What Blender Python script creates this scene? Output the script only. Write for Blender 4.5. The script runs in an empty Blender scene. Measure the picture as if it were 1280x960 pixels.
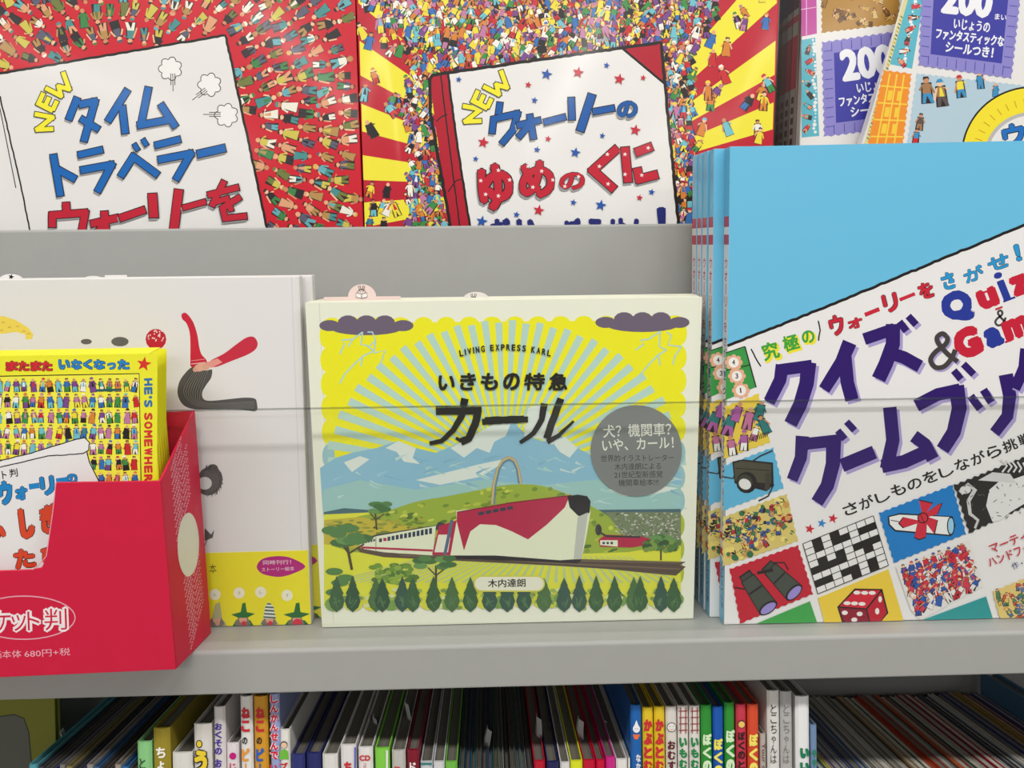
import bpy, math, random
from math import sin, cos, tan, pi, radians, atan2, hypot, floor
from mathutils import Vector, Matrix
from mathutils.geometry import tessellate_polygon
random.seed(7)
S = bpy.context.scene
COL = S.collection

# ------------------------------------------------------------------ camera
F = 1050.0
CAM = Vector((0, 0, 1.30))
PITCH, YAW, ROLL = radians(9.5), radians(1.7), radians(0.6)
fwd = Vector((sin(YAW)*cos(PITCH), cos(YAW)*cos(PITCH), -sin(PITCH)))
r0 = fwd.cross(Vector((0, 0, 1))).normalized(); u0 = r0.cross(fwd).normalized()
right = r0*cos(ROLL) - u0*sin(ROLL); up = u0*cos(ROLL) + r0*sin(ROLL)
cd = bpy.data.cameras.new('camera'); cd.sensor_width = 36; cd.lens = 36*F/1280; cd.clip_start = .01
cam = bpy.data.objects.new('camera', cd); COL.objects.link(cam)
cm = Matrix.Identity(4)
for i in range(3):
    cm[i][0] = right[i]; cm[i][1] = up[i]; cm[i][2] = -fwd[i]; cm[i][3] = CAM[i]
cam.matrix_world = cm
S.camera = cam
def ray(px, py): return fwd*F + right*(px-640) + up*(480-py)
def hit(px, py, p, n):
    d = ray(px, py); return CAM + d*((p-CAM).dot(n)/d.dot(n))
def at_y(px, py, y): return hit(px, py, Vector((0, y, 0)), Vector((0, 1, 0)))
def at_z(px, py, z): return hit(px, py, Vector((0, 0, z)), Vector((0, 0, 1)))

# ------------------------------------------------------------------ light
w = bpy.data.worlds.new('shop_light'); S.world = w; w.use_nodes = True
w.node_tree.nodes['Background'].inputs[0].default_value = (1.0, .985, .95, 1)
w.node_tree.nodes['Background'].inputs[1].default_value = .22
def area(loc, size, power, rot, col=(1, .98, .94)):
    l = bpy.data.lights.new('ceiling_lamp', 'AREA'); l.shape = 'RECTANGLE'; l.size, l.size_y = size
    l.energy = power; l.color = col
    o = bpy.data.objects.new('ceiling_lamp', l); COL.objects.link(o); o.location = loc; o.rotation_euler = rot
for lx in (-1.5, 0.1, 1.7):
    area((lx, -.55, 2.75), (1.2, .14), 23, (radians(25), 0, 0))
    area((lx, -3.2, 2.8), (1.2, .14), 16, (radians(35), 0, 0))
for lx in (-3.9, -1.6, .9, 2.8):      # long runs of tubes towards the far end of the shop
    area((lx, -10, 2.95), (.1, 10), 110, (0, 0, 0))
S.view_settings.view_transform = 'Standard'; S.view_settings.look = 'None'
S.view_settings.gamma = 1; S.view_settings.use_curve_mapping = False
S.view_settings.exposure = -0.2

# ------------------------------------------------------------------ helpers
def lin(c):
    return tuple(((v/255)/12.92 if v/255 <= .04045 else ((v/255+.055)/1.055)**2.4) for v in c)
_m = {}
def mat(name, col=(200, 200, 200), rough=.5, coat=0, attr=False, noise=0, bulge=None, metallic=0, bump=0, stripes=0):
    if name in _m: return _m[name]
    m = bpy.data.materials.new(name); m.use_nodes = True; nt = m.node_tree; b = nt.nodes['Principled BSDF']
    b.inputs['Roughness'].default_value = rough; b.inputs['Coat Weight'].default_value = coat
    b.inputs['Coat Roughness'].default_value = .1; b.inputs['Specular IOR Level'].default_value = .32; b.inputs['Metallic'].default_value = metallic
    tc = nt.nodes.new('ShaderNodeTexCoord')
    if attr:
        a = nt.nodes.new('ShaderNodeVertexColor'); a.layer_name = 'Col'; src = a.outputs[0]
    else:
        a = nt.nodes.new('ShaderNodeRGB'); a.outputs[0].default_value = (*lin(col), 1); src = a.outputs[0]
    nz = nt.nodes.new('ShaderNodeTexNoise'); nz.inputs['Scale'].default_value = 60 if not stripes else 1
    nz.inputs['Detail'].default_value = 4
    if stripes:
        mp = nt.nodes.new('ShaderNodeMapping'); mp.inputs['Scale'].default_value = stripes
        nt.links.new(tc.outputs['Object'], mp.inputs[0]); nt.links.new(mp.outputs[0], nz.inputs['Vector'])
    else: nt.links.new(tc.outputs['Object'], nz.inputs['Vector'])
    mr = nt.nodes.new('ShaderNodeMapRange'); mr.inputs['From Min'].default_value = .3; mr.inputs['From Max'].default_value = .7
    mr.inputs['To Min'].default_value = 1-noise; mr.inputs['To Max'].default_value = 1
    nt.links.new(nz.outputs[0], mr.inputs[0])
    mx = nt.nodes.new('ShaderNodeVectorMath'); mx.operation = 'SCALE'
    nt.links.new(src, mx.inputs[0]); nt.links.new(mr.outputs[0], mx.inputs['Scale'])
    nt.links.new(mx.outputs[0], b.inputs['Base Color'])
    h = None
    if bulge:       # gentle bow of a laminated cover, object X in metres: list of (centre, half width, height)
        sx = nt.nodes.new('ShaderNodeSeparateXYZ'); nt.links.new(tc.outputs['Object'], sx.inputs[0])
        for c, hw, ht in bulge:
            s = nt.nodes.new('ShaderNodeMath'); s.operation = 'SUBTRACT'; nt.links.new(sx.outputs[0], s.inputs[0]); s.inputs[1].default_value = c
            d = nt.nodes.new('ShaderNodeMath'); d.operation = 'DIVIDE'; nt.links.new(s.outputs[0], d.inputs[0]); d.inputs[1].default_value = hw
            q = nt.nodes.new('ShaderNodeMath'); q.operation = 'MULTIPLY'; nt.links.new(d.outputs[0], q.inputs[0]); nt.links.new(d.outputs[0], q.inputs[1])
            e = nt.nodes.new('ShaderNodeMath'); e.operation = 'MULTIPLY'; nt.links.new(q.outputs[0], e.inputs[0]); e.inputs[1].default_value = -1
            g = nt.nodes.new('ShaderNodeMath'); g.operation = 'EXPONENT'; nt.links.new(e.outputs[0], g.inputs[0])
            k = nt.nodes.new('ShaderNodeMath'); k.operation = 'MULTIPLY_ADD'; nt.links.new(g.outputs[0], k.inputs[0]); k.inputs[1].default_value = ht
            if h is None: k.inputs[2].default_value = 0
            else: nt.links.new(h, k.inputs[2])
            h = k.outputs[0]
    if bump:
        k = nt.nodes.new('ShaderNodeMath'); k.operation = 'MULTIPLY_ADD'; nt.links.new(nz.outputs[0], k.inputs[0]); k.inputs[1].default_value = bump
        if h is None: k.inputs[2].default_value = 0
        else: nt.links.new(h, k.inputs[2])
        h = k.outputs[0]
    if h is not None:
        bp = nt.nodes.new('ShaderNodeBump'); bp.inputs['Distance'].default_value = 1.0; bp.inputs['Strength'].default_value = 1
        nt.links.new(h, bp.inputs['Height']); nt.links.new(bp.outputs[0], b.inputs['Normal']); nt.links.new(bp.outputs[0], b.inputs['Coat Normal'])
    _m[name] = m; return m

class Frame:
    """local x = right along the face, local y = into the thing, local z = up along the face"""
    def __init__(s, o, X=(1, 0, 0), Z=(0, 0, 1)):
        s.o = Vector(o); s.X = Vector(X).normalized(); Z = Vector(Z)
        s.Y = Z.cross(s.X).normalized(); s.Z = s.X.cross(s.Y).normalized()
        s.M = Matrix.Identity(4)
        for i in range(3):
            s.M[i][0] = s.X[i]; s.M[i][1] = s.Y[i]; s.M[i][2] = s.Z[i]; s.M[i][3] = s.o[i]
    def uv(s, px, py, depth=0):
        p = hit(px, py, s.o + s.Y*depth, s.Y) - s.o
        return (p.dot(s.X), p.dot(s.Z))

def link(name, me, material=None, parent=None, M=None):
    o = bpy.data.objects.new(name, me); COL.objects.link(o)
    if material:
        me.materials.clear(); me.materials.append(material)
    if parent: o.parent = parent
    if M is not None: o.matrix_world = M
    return o
def tag(o, label=None, cat=None, group=None, kind=None):
    if label: o['label'] = label
    if cat: o['category'] = cat
    if group: o['group'] = group
    if kind: o['kind'] = kind
    return o
def thing(name, M, label, cat, group=None):
    o = bpy.data.objects.new(name, None); COL.objects.link(o); o.matrix_world = M; o.empty_display_size = .02
    return tag(o, label, cat, group)
def copy_tree(o, parent=None):
    c = o.copy(); COL.objects.link(c); c.parent = parent
    for ch in [x for x in bpy.data.objects if x.parent == o]: copy_tree(ch, c)
    return c

class MB:
    def __init__(s): s.v = []; s.f = []
    def prism(s, pts, y0, y1):            # pts: (x, z) outline, extruded along local y
        n = len(pts); b = len(s.v)
        ar = sum(pts[i][0]*pts[(i+1) % n][1]-pts[(i+1) % n][0]*pts[i][1] for i in range(n))
        if ar < 0: pts = pts[::-1]
        s.v += [(x, y0, z) for x, z in pts] + [(x, y1, z) for x, z in pts]
        s.f.append([b+i for i in range(n)]); s.f.append([b+n+i for i in range(n)][::-1])
        for i in range(n):
            j = (i+1) % n; s.f.append([b+j, b+i, b+n+i, b+n+j])
    def box(s, x0, x1, y0, y1, z0, z1): s.prism([(x0, z0), (x1, z0), (x1, z1), (x0, z1)], y0, y1)
    def prism_x(s, pts, x0, x1):          # pts: (y, z) outline, extruded along x
        n = len(pts); b = len(s.v)
        ar = sum(pts[i][0]*pts[(i+1) % n][1]-pts[(i+1) % n][0]*pts[i][1] for i in range(n))
        if ar < 0: pts = pts[::-1]
        s.v += [(x0, y, z) for y, z in pts] + [(x1, y, z) for y, z in pts]
        s.f.append([b+i for i in range(n)][::-1]); s.f.append([b+n+i for i in range(n)])
        for i in range(n):
            j = (i+1) % n; s.f.append([b+i, b+j, b+n+j, b+n+i])
    def build(s, name, material, parent=None, M=None, bevel=0):
        me = bpy.data.meshes.new(name); me.from_pydata(s.v, [], s.f); me.update()
        o = link(name, me, material, parent, M)
        if bevel:
            bm = o.modifiers.new('bevel', 'BEVEL'); bm.width = bevel; bm.segments = 2; bm.limit_method = 'ANGLE'
        return o

# ------------------------------------------------------------------ lettering
_g = {}
def glyph(body, bold):
    k = (body, round(bold, 3))
    if k in _g: return _g[k]
    c = bpy.data.curves.new('t', 'FONT'); c.body = body; c.offset = bold; c.resolution_u = 3; c.fill_mode = 'FRONT'
    o = bpy.data.objects.new('t', c); COL.objects.link(o); bpy.context.view_layer.update()
    me = bpy.data.meshes.new_from_object(o)
    v = [(p.co.x, p.co.y) for p in me.vertices]; f = [list(p.vertices) for p in me.polygons]
    bpy.data.objects.remove(o); bpy.data.curves.remove(c); bpy.data.meshes.remove(me)
    xs = [p[0] for p in v]; ys = [p[1] for p in v]
    _g[k] = (v, f, (min(xs), min(ys), max(xs), max(ys))) if v else None
    return _g[k]

BLK = (28, 24, 24)
class Print:
    """flat ink on a face; every figure is given in photograph pixels and laid on the face's plane"""
    def __init__(s, fr): s.fr = fr; s.v = []; s.f = []; s.c = []; s.n = 0; s.K = 0; s.j = 0; s.pc = 0
    def _lift(s, k=1):
        if s.K and k: s.j = (s.j+1) % s.K; return -1.0e-4 - 1.1e-6*(s.n+s.j)
        s.n += k; return -1.0e-4 - 1.1e-6*s.n
    def begin(s, K=41): s.K = K          # scattered small figures share a few thin layers
    def end(s): s.n += s.K; s.K = 0
    def add(s, pts, faces, col, y=None):
        if y is None: y = s._lift()
        b = len(s.v)
        for p in pts:
            u, w_ = s.fr.uv(p[0], p[1]); s.v.append((u, y, max(w_, .0003)))
        lc = lin(col)
        for f in faces: s.f.append([b+i for i in f]); s.c.append(lc)
    def poly(s, pts, col, y=None, clip=None):
        if clip: pts = clip_poly(pts, clip)
        if len(pts) < 3: return
        if len(pts) <= 4 and convex(pts): s.add(pts, [list(range(len(pts)))], col, y)
        else:
            t = tessellate_polygon([[Vector((p[0], p[1], 0)) for p in pts]])
            s.add(pts, [list(q) for q in t], col, y)
    def line(s, pts, wd, col, closed=False, y=None, w1=None, wob=0):
        if y is None: y = s._lift()
        if wob:
            q = []
            L = pts + ([pts[0]] if closed else [])
            for a, b in zip(L, L[1:]):
                n = max(1, int(hypot(b[0]-a[0], b[1]-a[1])/5))
                for i in range(n):
                    t = i/n; q.append((a[0]+(b[0]-a[0])*t+random.uniform(-wob, wob), a[1]+(b[1]-a[1])*t+random.uniform(-wob, wob)))
            if not closed: q.append(L[-1])
            pts = q
        n = len(pts); Lp = []; Rp = []
        for i in range(n):
            a = pts[i-1] if (i > 0 or closed) else pts[i]; b = pts[(i+1) % n] if (i < n-1 or closed) else pts[i]
            dx, dy = b[0]-a[0], b[1]-a[1]; l = hypot(dx, dy) or 1
            h = wd/2 if w1 is None else (wd+(w1-wd)*i/max(1, n-1))/2
            Lp.append((pts[i][0]-dy/l*h, pts[i][1]+dx/l*h)); Rp.append((pts[i][0]+dy/l*h, pts[i][1]-dx/l*h))
        fs = [[i, (i+1) % n, n+(i+1) % n, n+i] for i in range(n if closed else n-1)]
        s.add(Lp+Rp, fs, col, y)
    def circ(s, x, y, rx, col, ry=None, n=14, ang=0, lay=None, clip=None):
        ry = ry or rx; ca, sa = cos(ang), sin(ang)
        pts = [(x+rx*cos(t)*ca-ry*sin(t)*sa, y+rx*cos(t)*sa+ry*sin(t)*ca) for t in [2*pi*i/n for i in range(n)]]
        if clip: s.poly(pts, col, lay, clip)
        else: s.add(pts, [list(range(n))], col, lay)
    def star(s, x, y, r, col, a=0.2, inner=.42):
        pts = [(x+(r if i % 2 == 0 else r*inner)*sin(a+pi*i/5), y-(r if i % 2 == 0 else r*inner)*cos(a+pi*i/5)) for i in range(10)]
        s.poly(pts, col)
    def text(s, body, a, b, h, col, bold=0.0, shear=0, dx=0, dy=0, keep=False):
        """letter box from bottom-left a to bottom-right b, h pixels tall"""
        g = glyph(body, 0)
        if not g: return
        v, f, (x0, y0, x1, y1) = g
        ex, ey = b[0]-a[0], b[1]-a[1]; l = hypot(ex, ey) or 1; nx, ny = ey/l, -ex/l
        r = bold*h/max(y1-y0, .35) if l > h*.3 else bold*min(h, 14)
        r = min(r, h*.12 if h > 4 else r)
        if r > .15:      # heavier letters: trim the box by the stroke growth, then lay the letter several times around a small ring
            a = (a[0]+ex/l*r+nx*r, a[1]+ey/l*r+ny*r); k_ = max(.2, l-2*r)/l; ex *= k_; ey *= k_; h = max(h*.3, h-2*r)
        P = []
        for x, y in v:
            t = (x-x0)/((x1-x0) or 1); k = (y-y0)/((y1-y0) or 1)
            P.append((a[0]+ex*t+nx*h*k+ex/l*shear*h*k+dx, a[1]+ey*t+ny*h*k+ey/l*shear*h*k+dy))
        if r <= .15: s.add(P, f, col); return
        n = 6 if r < .7 else (8 if r < 1.6 else 12); n0 = s.n
        for k in range(n):
            cx, cy = r*cos(2*pi*k/n), r*sin(2*pi*k/n); q_ = (1.18 if k % 2 else .95) if r > .9 else 1; cx *= q_; cy *= q_; s.add([(x+cx, yy+cy) for x, yy in P], f, col)
        s.add(P, f, col)
        if not keep: s.n = n0
    def boxed(s, body, x0, y0, x1, y1, col, bold=.03, rot=0, shadow=None, outline=None, ow=.03, sh=(2, 2), shear=0):
        """one letter filling the pixel box; rot in degrees turns it (positive: right side rises)"""
        cx, cy = (x0+x1)/2, (y0+y1)/2; W, H = x1-x0, y1-y0; r = radians(rot)
        c_, s_ = abs(cos(r)), abs(sin(r))
        if rot and c_*c_-s_*s_ > .3: W, H = max(W*.45, (W*c_-H*s_)/(c_*c_-s_*s_)), max(H*.45, (H*c_-W*s_)/(c_*c_-s_*s_))
        def corner(u, v): return (cx+u*cos(r)+v*sin(r), cy-u*sin(r)+v*cos(r))
        def draw(e, c, dx, dy, bd):
            if bd > bold: e = (bd-bold)*H/.9
            s.text(body, corner(-W/2-e, H/2+e), corner(W/2+e, H/2+e), H+2*e, c, bd, shear, dx, dy, True)
        e = ow*min(W, H)*.9; n0 = s.n
        if shadow: draw(e*.6, shadow, sh[0], sh[1], bold+ow*.7)
        if outline: draw(e, outline, 0, 0, bold+ow)
        draw(0, col, 0, 0, bold); s.n = n0
    def strokes(s, L, wd, col, outline=BLK, ow=2.4, shadow=None, sh=(-1.5, 3.0)):
        """square-ended brush letters: L = list of polylines (optionally (polyline, width))"""
        L = [(l if isinstance(l, tuple) and isinstance(l[0], list) else (l, wd)) for l in L]
        def run(dw, ext, dx, dy, c):
            for pts, w_ in L:
                n = len(pts)
                for i in range(n-1):
                    a, b = pts[i], pts[i+1]; ux, uy = b[0]-a[0], b[1]-a[1]; l = hypot(ux, uy) or 1; ux /= l; uy /= l
                    ea = ext+(w_*.36 if i > 0 else 0); eb = ext+(w_*.36 if i < n-2 else 0); h = w_/2+dw
                    A = (a[0]-ux*ea+dx, a[1]-uy*ea+dy); B = (b[0]+ux*eb+dx, b[1]+uy*eb+dy)
                    s.add([(A[0]-uy*h, A[1]+ux*h), (B[0]-uy*h, B[1]+ux*h), (B[0]+uy*h, B[1]-ux*h), (A[0]+uy*h, A[1]-ux*h)], [[0, 1, 2, 3]], c)
        n0 = s.n
        if shadow: run(0, .3, sh[0], sh[1], shadow)
        if outline: run(ow/2, ow/2, 0, 0, outline)
        run(0, 0, 0, 0, col); s.n = n0+8
    def vtext(s, body, x, y0, y1, wd, col, bold=.02, x2=None, gap=.12, rot=False):
        """letters stacked downward from y0 to y1, centre x (x2 at the foot)"""
        n = len(body); h = (y1-y0)/n; x2 = x if x2 is None else x2
        for i, ch in enumerate(body):
            if ch == ' ': continue
            cx = x+(x2-x)*(i+.5)/n; t = y0+i*h+h*gap/2; b = y0+(i+1)*h-h*gap/2; ww = wd
            if ch == 'ー':
                s.poly([(cx-wd*.09, t), (cx+wd*.09, t), (cx+wd*.09, b), (cx-wd*.09, b)], col); continue
            if ch in 'ィッぇゃょっ': ww = wd*.75; t += h*.12
            if ch in '！!': ww = wd*.2
            if rot: s.text(ch, (cx-wd/2, t), (cx-wd/2, b), wd, col, bold)
            else: s.text(ch, (cx-ww/2, b), (cx+ww/2, b), b-t, col, bold)
    def person(s, x, y, h, ang, pal, y0=None):
        """tiny printed passer-by, h pixels tall"""
        s.pc = (s.pc+7) % 61; lay = s._lift(0) - 9e-7*s.pc
        ca, sa = cos(ang), sin(ang); k = h/10
        def T(p): return [(x+(a*ca-b*sa)*k, y+(a*sa+b*ca)*k) for a, b in p]
        c1, c2 = random.choice(pal), random.choice(pal); sk = random.choice([(225, 170, 130), (200, 140, 100), (235, 190, 150)])
        lw = random.uniform(-1, 1); aw = random.uniform(-1.5, 2)
        s.poly(T([(-1.9, -2.6), (1.9, -2.6), (2.1, 1.4), (2.3, 5.2), (-2.3, 5.2), (-2.1, 1.4)]), (45, 32, 30), lay)
        lay -= 8e-7
        s.poly(T([(-1.4, 1), (1.4, 1), (1.8+lw, 5), (.5+lw, 5), (0, 2.2), (-.6, 5), (-1.8, 5)]), c2, lay-8e-7)
        if random.random() < .3: s.poly(T([(-1.2, -2.2), (1.2, -2.2), (1.9, 2), (2.4, 5), (-2.1, 4.8), (-1.6, 1)]), c1, lay-16e-7)
        else: s.poly(T([(-1.3, -2.2), (1.3, -2.2), (1.6, 1.4), (-1.6, 1.4)]), c1, lay-16e-7)
        s.poly(T([(1, -2), (1.8, -1.8), (3.1, aw), (2.5, aw+.5)]), c1 if random.random() < .6 else sk, lay-24e-7)
        s.poly(T([(-1, -2), (-1.8, -1.8), (-3, 1.2-aw), (-2.3, 1.6-aw)]), c1 if random.random() < .6 else sk, lay-24e-7)
        s.add(T([(1.15*cos(t), -3.4+1.25*sin(t)) for t in [pi*i/3 for i in range(6)]]), [list(range(6))], sk, lay-32e-7)
        if random.random() < .3: s.poly(T([(-.3, -1.9), (.4, -1.9), (1.1, 1.5), (-.7, 1.3)]), random.choice(pal), lay-32e-7)
        q = random.random()
        if q < .45: s.poly(T([(-1.5, -3.8), (1.5, -3.8), (.7, -5.2), (-.8, -5)]), random.choice(pal), lay-40e-7)
        elif q < .8: s.poly(T([(-1.2, -3.6), (-1, -4.8), (.9, -4.8), (1.3, -3.5), (.4, -4.2)]), (60, 35, 25), lay-40e-7)
    def build(s, name, material, parent=None):
        me = bpy.data.meshes.new(name); me.from_pydata(s.v, [], s.f)
        ca = me.color_attributes.new('Col', 'FLOAT_COLOR', 'CORNER')
        buf = []
        for f, c in zip(s.f, s.c): buf += [c[0], c[1], c[2], 1.0]*len(f)
        ca.data.foreach_set('color', buf); me.update()
        o = bpy.data.objects.new(name, me); COL.objects.link(o); me.materials.append(material)
        if parent: o.parent = parent
        else: o.matrix_world = s.fr.M
        return o
def convex(p):
    sg = 0; n = len(p)
    for i in range(n):
        a, b, c = p[i], p[(i+1) % n], p[(i+2) % n]
        k = (b[0]-a[0])*(c[1]-b[1])-(b[1]-a[1])*(c[0]-b[0])
        if abs(k) < 1e-9: continue
        if sg and (k > 0) != (sg > 0): return False
        sg = k
    return True
def clip_poly(sub, clip):
    n = len(clip); ar = sum(clip[i][0]*clip[(i+1) % n][1]-clip[(i+1) % n][0]*clip[i][1] for i in range(n))
    if ar < 0: clip = clip[::-1]
    out = list(sub)
    for i in range(n):
        a, b = clip[i], clip[(i+1) % n]; src = out; out = []
        if not src: return []
        def side(p): return (b[0]-a[0])*(p[1]-a[1])-(b[1]-a[1])*(p[0]-a[0])
        for j in range(len(src)):
            p, q = src[j], src[(j+1) % len(src)]; sp, sq = side(p), side(q)
            if sp >= 0: out.append(p)
            if (sp >= 0) != (sq >= 0):
                t = sp/(sp-sq); out.append((p[0]+(q[0]-p[0])*t, p[1]+(q[1]-p[1])*t))
    return out
def smooth(P, n=4, closed=True):
    out = []; m_ = len(P)
    for i in range(m_ if closed else m_-1):
        p0, p1, p2, p3 = (P[(i-1) % m_], P[i], P[(i+1) % m_], P[(i+2) % m_]) if closed else (P[max(i-1, 0)], P[i], P[i+1], P[min(i+2, m_-1)])
        for k in range(n):
            t = k/n; out.append(tuple(.5*(2*p1[j]+(p2[j]-p0[j])*t+(2*p0[j]-5*p1[j]+4*p2[j]-p3[j])*t*t+(3*p1[j]-p0[j]-3*p2[j]+p3[j])*t**3) for j in (0, 1)))
    if not closed: out.append(P[-1])
    return out
def inside(x, y, P):
    r = False; n = len(P)
    for i in range(n):
        a, b = P[i], P[i-1]
        if (a[1] > y) != (b[1] > y) and x < (b[0]-a[0])*(y-a[1])/(b[1]-a[1])+a[0]: r = not r
    return r
def lerp2(a, b, t): return (a[0]+(b[0]-a[0])*t, a[1]+(b[1]-a[1])*t)
def quad_pt(q, u, v):       # q = TL, TR, BR, BL ; u right, v down
    return lerp2(lerp2(q[0], q[1], u), lerp2(q[3], q[2], u), v)
def wavy_quad(q, amp=.6, step=5):
    out = []
    for i in range(4):
        a, b = q[i], q[(i+1) % 4]; n = max(2, int(hypot(b[0]-a[0], b[1]-a[1])/step))
        dx, dy = b[0]-a[0], b[1]-a[1]; l = hypot(dx, dy)
        for j in range(n):
            k = amp*(1 if j % 2 else -1); out.append((a[0]+dx*j/n-dy/l*k, a[1]+dy*j/n+dx/l*k))
    return out

WHITE = (232, 230, 226); BLACK = (28, 24, 24)
PAL = [(200, 40, 45), (60, 140, 70), (50, 110, 180), (235, 215, 60), (240, 235, 225), (120, 70, 140), (35, 30, 35), (110, 190, 205), (215, 130, 50), (190, 120, 160)]
PALR = [(110, 120, 60), (70, 140, 140), (235, 230, 215), (180, 140, 80), (50, 45, 50), (40, 36, 40), (100, 170, 180), (205, 190, 80), (60, 130, 70), (220, 160, 120), (90, 90, 110)]

def book_body(t, q, th, cover, board=.0022, inset=.003, soft=False, spine=True, name='cover', right_spine=False):
    """hardback: case of two boards and a spine round a page block; q = local TL, TR, BR, BL (x, z)"""
    TL, TR, BR, BL = q
    m = MB(); m.prism(q, 0, board); m.prism(q, th-board, th)
    if spine:
        if right_spine: m.prism([(TR[0]-board, TR[1]), TR, BR, (BR[0]-board, BR[1])], board, th-board)
        else: m.prism([TL, (TL[0]+board, TL[1]), (BL[0]+board, BL[1]), BL], board, th-board)
    c = m.build(name, cover, t, bevel=.0006)
    i = inset; p = MB()
    p.prism([(TL[0]+board+.0003, TL[1]-i), (TR[0]-(i if not right_spine else board+.0003), TR[1]-i), (BR[0]-(i if not right_spine else board+.0003), BR[1]+i), (BL[0]+board+.0003, BL[1]+i)], board+.0002, th-board-.0002)
    p.build('page_block', mat('paper_edges', (205, 200, 188), .8, noise=.25, stripes=(3, 900, 3)), t)
    return c

# ------------------------------------------------------------------ levels taken from the photograph
Y_K = .55                      # face of the landscape picture book
ZL = at_y(634, 780, Y_K).z     # top of the display ledge
Y_PANEL = .62                  # grey panel behind the middle row
Y_UP = .650                    # faces of the upper row
Y_F = .52                      # front of the ledge
ZP = at_y(500, 283, Y_PANEL).z # top of that panel
ZB = at_y(640, 859, Y_F).z     # underside of the ledge
LEAN = radians(8.5)
LZ = Vector((0, sin(LEAN), cos(LEAN)))
LOW = Frame(at_y(0, 955, .535), (1, 0, 0), LZ)
LOW.o = Vector((0, LOW.o.y, LOW.o.z)); LOW = Frame(LOW.o, (1, 0, 0), LZ)
LFLOOR = -.27                  # local height of the lower shelf's floor
XL, XR = -.62, .66

# ------------------------------------------------------------------ bookcase
metal = mat('grey_enamel', (164, 164, 161), .42, noise=.03, bump=.00002)
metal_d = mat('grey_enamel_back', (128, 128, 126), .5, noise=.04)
case = thing('bookcase', Matrix.Translation((0, .7, .55)), 'light grey metal bookcase with stepped display ledge and panels', 'bookcase')
IM = Matrix.Translation((0, 0, 0))
def part(mb, name, m=metal, bevel=.0015):
    o = mb.build(name, m, None, None, bevel); o.parent = case; o.matrix_parent_inverse = case.matrix_world.inverted()
    return o
bpy.context.view_layer.update()
m = MB(); m.prism_x([(Y_PANEL, ZL-.001), (Y_PANEL+.003, ZL-.001), (Y_PANEL+.003, ZP-.004), (Y_PANEL+.016, ZP-.004), (Y_PANEL+.016, ZP), (Y_PANEL+.001, ZP), (Y_PANEL, ZP-.001)], XL, XR)
part(m, 'display_panel')
ZU = ZP-.055
m = MB(); m.box(XL, XR, Y_PANEL+.0035, .90, ZU-.02, ZU); part(m, 'upper_shelf')
m = MB(); m.prism_x([(Y_F, ZB), (Y_F+.016, ZB), (Y_F+.016, ZB+.003), (Y_F+.003, ZB+.003), (Y_F+.003, ZL-.004), (.895, ZL-.004), (.895, ZL), (Y_F+.0015, ZL), (Y_F, ZL-.0015)], XL, XR)
part(m, 'display_ledge')
m = MB(); m.box(XL, XR, .895, .90, ZU+.001, ZP+.62); part(m, 'upper_back_panel', metal_d)
lo = lambda x, y, z: LOW.o + LOW.X*x + LOW.Y*y + LOW.Z*z
BACKD = .212
def low_yz(y, z): p = lo(0, y, z); return (p.y, p.z)
m = MB(); m.prism_x([low_yz(-.03, LFLOOR), low_yz(-.03, LFLOOR-.02), low_yz(BACKD, LFLOOR-.02), low_yz(BACKD, LFLOOR)], XL, XR); part(m, 'lower_shelf')
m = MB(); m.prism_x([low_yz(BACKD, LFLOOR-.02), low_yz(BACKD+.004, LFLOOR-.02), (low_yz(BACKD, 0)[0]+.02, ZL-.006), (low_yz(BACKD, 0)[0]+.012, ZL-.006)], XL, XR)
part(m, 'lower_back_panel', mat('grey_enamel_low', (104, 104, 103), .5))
for x0 in (XL-.018, XR):
    m = MB(); m.box(x0, x0+.018, Y_F-.02, .9, .55, ZP+.62); part(m, 'side_panel')
m = MB(); m.box(XL, XR, .53, .9, .55, .62); part(m, 'plinth')
fl = MB(); fl.box(-4, 4, -5, 3, .53, .549)
tag(fl.build('floor', mat('shop_floor', (150, 146, 140), .3, noise=.1)), kind='structure')
fl = MB(); fl.box(-4, 4, .94, 1.04, .549, 3.0)
tag(fl.build('wall_back', mat('shop_wall', (205, 202, 196), .7, noise=.04)), kind='structure')

# ------------------------------------------------------------------ acrylic guard
ga = bpy.data.materials.new('clear_acrylic'); ga.use_nodes = True; nt = ga.node_tree
for n in list(nt.nodes): nt.nodes.remove(n)
out = nt.nodes.new('ShaderNodeOutputMaterial'); tr = nt.nodes.new('ShaderNodeBsdfTransparent'); tr.inputs[0].default_value = (.985, .99, .985, 1)
gl = nt.nodes.new('ShaderNodeBsdfGlossy'); gl.inputs['Roughness'].default_value = .03
fz = nt.nodes.new('ShaderNodeFresnel'); fz.inputs[0].default_value = 1.49; mx = nt.nodes.new('ShaderNodeMixShader')
gm = nt.nodes.new('ShaderNodeNewGeometry'); iv = nt.nodes.new('ShaderNodeMath'); iv.operation = 'SUBTRACT'; iv.inputs[0].default_value = 1; nt.links.new(gm.outputs['Backfacing'], iv.inputs[1])
fm = nt.nodes.new('ShaderNodeMath'); fm.operation = 'MULTIPLY'; nt.links.new(fz.outputs[0], fm.inputs[0]); nt.links.new(iv.outputs[0], fm.inputs[1]); nt.links.new(fm.outputs[0], mx.inputs[0]); nt.links.new(tr.outputs[0], mx.inputs[1]); nt.links.new(gl.outputs[0], mx.inputs[2]); nt.links.new(mx.outputs[0], out.inputs[0])
YA = .5335
ZA = at_y(640, 506, YA).z
guard = thing('acrylic_guard', Matrix.Translation((0, YA, ZL)), 'clear acrylic guard panel along the front of the grey display ledge', 'guard panel')
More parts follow.
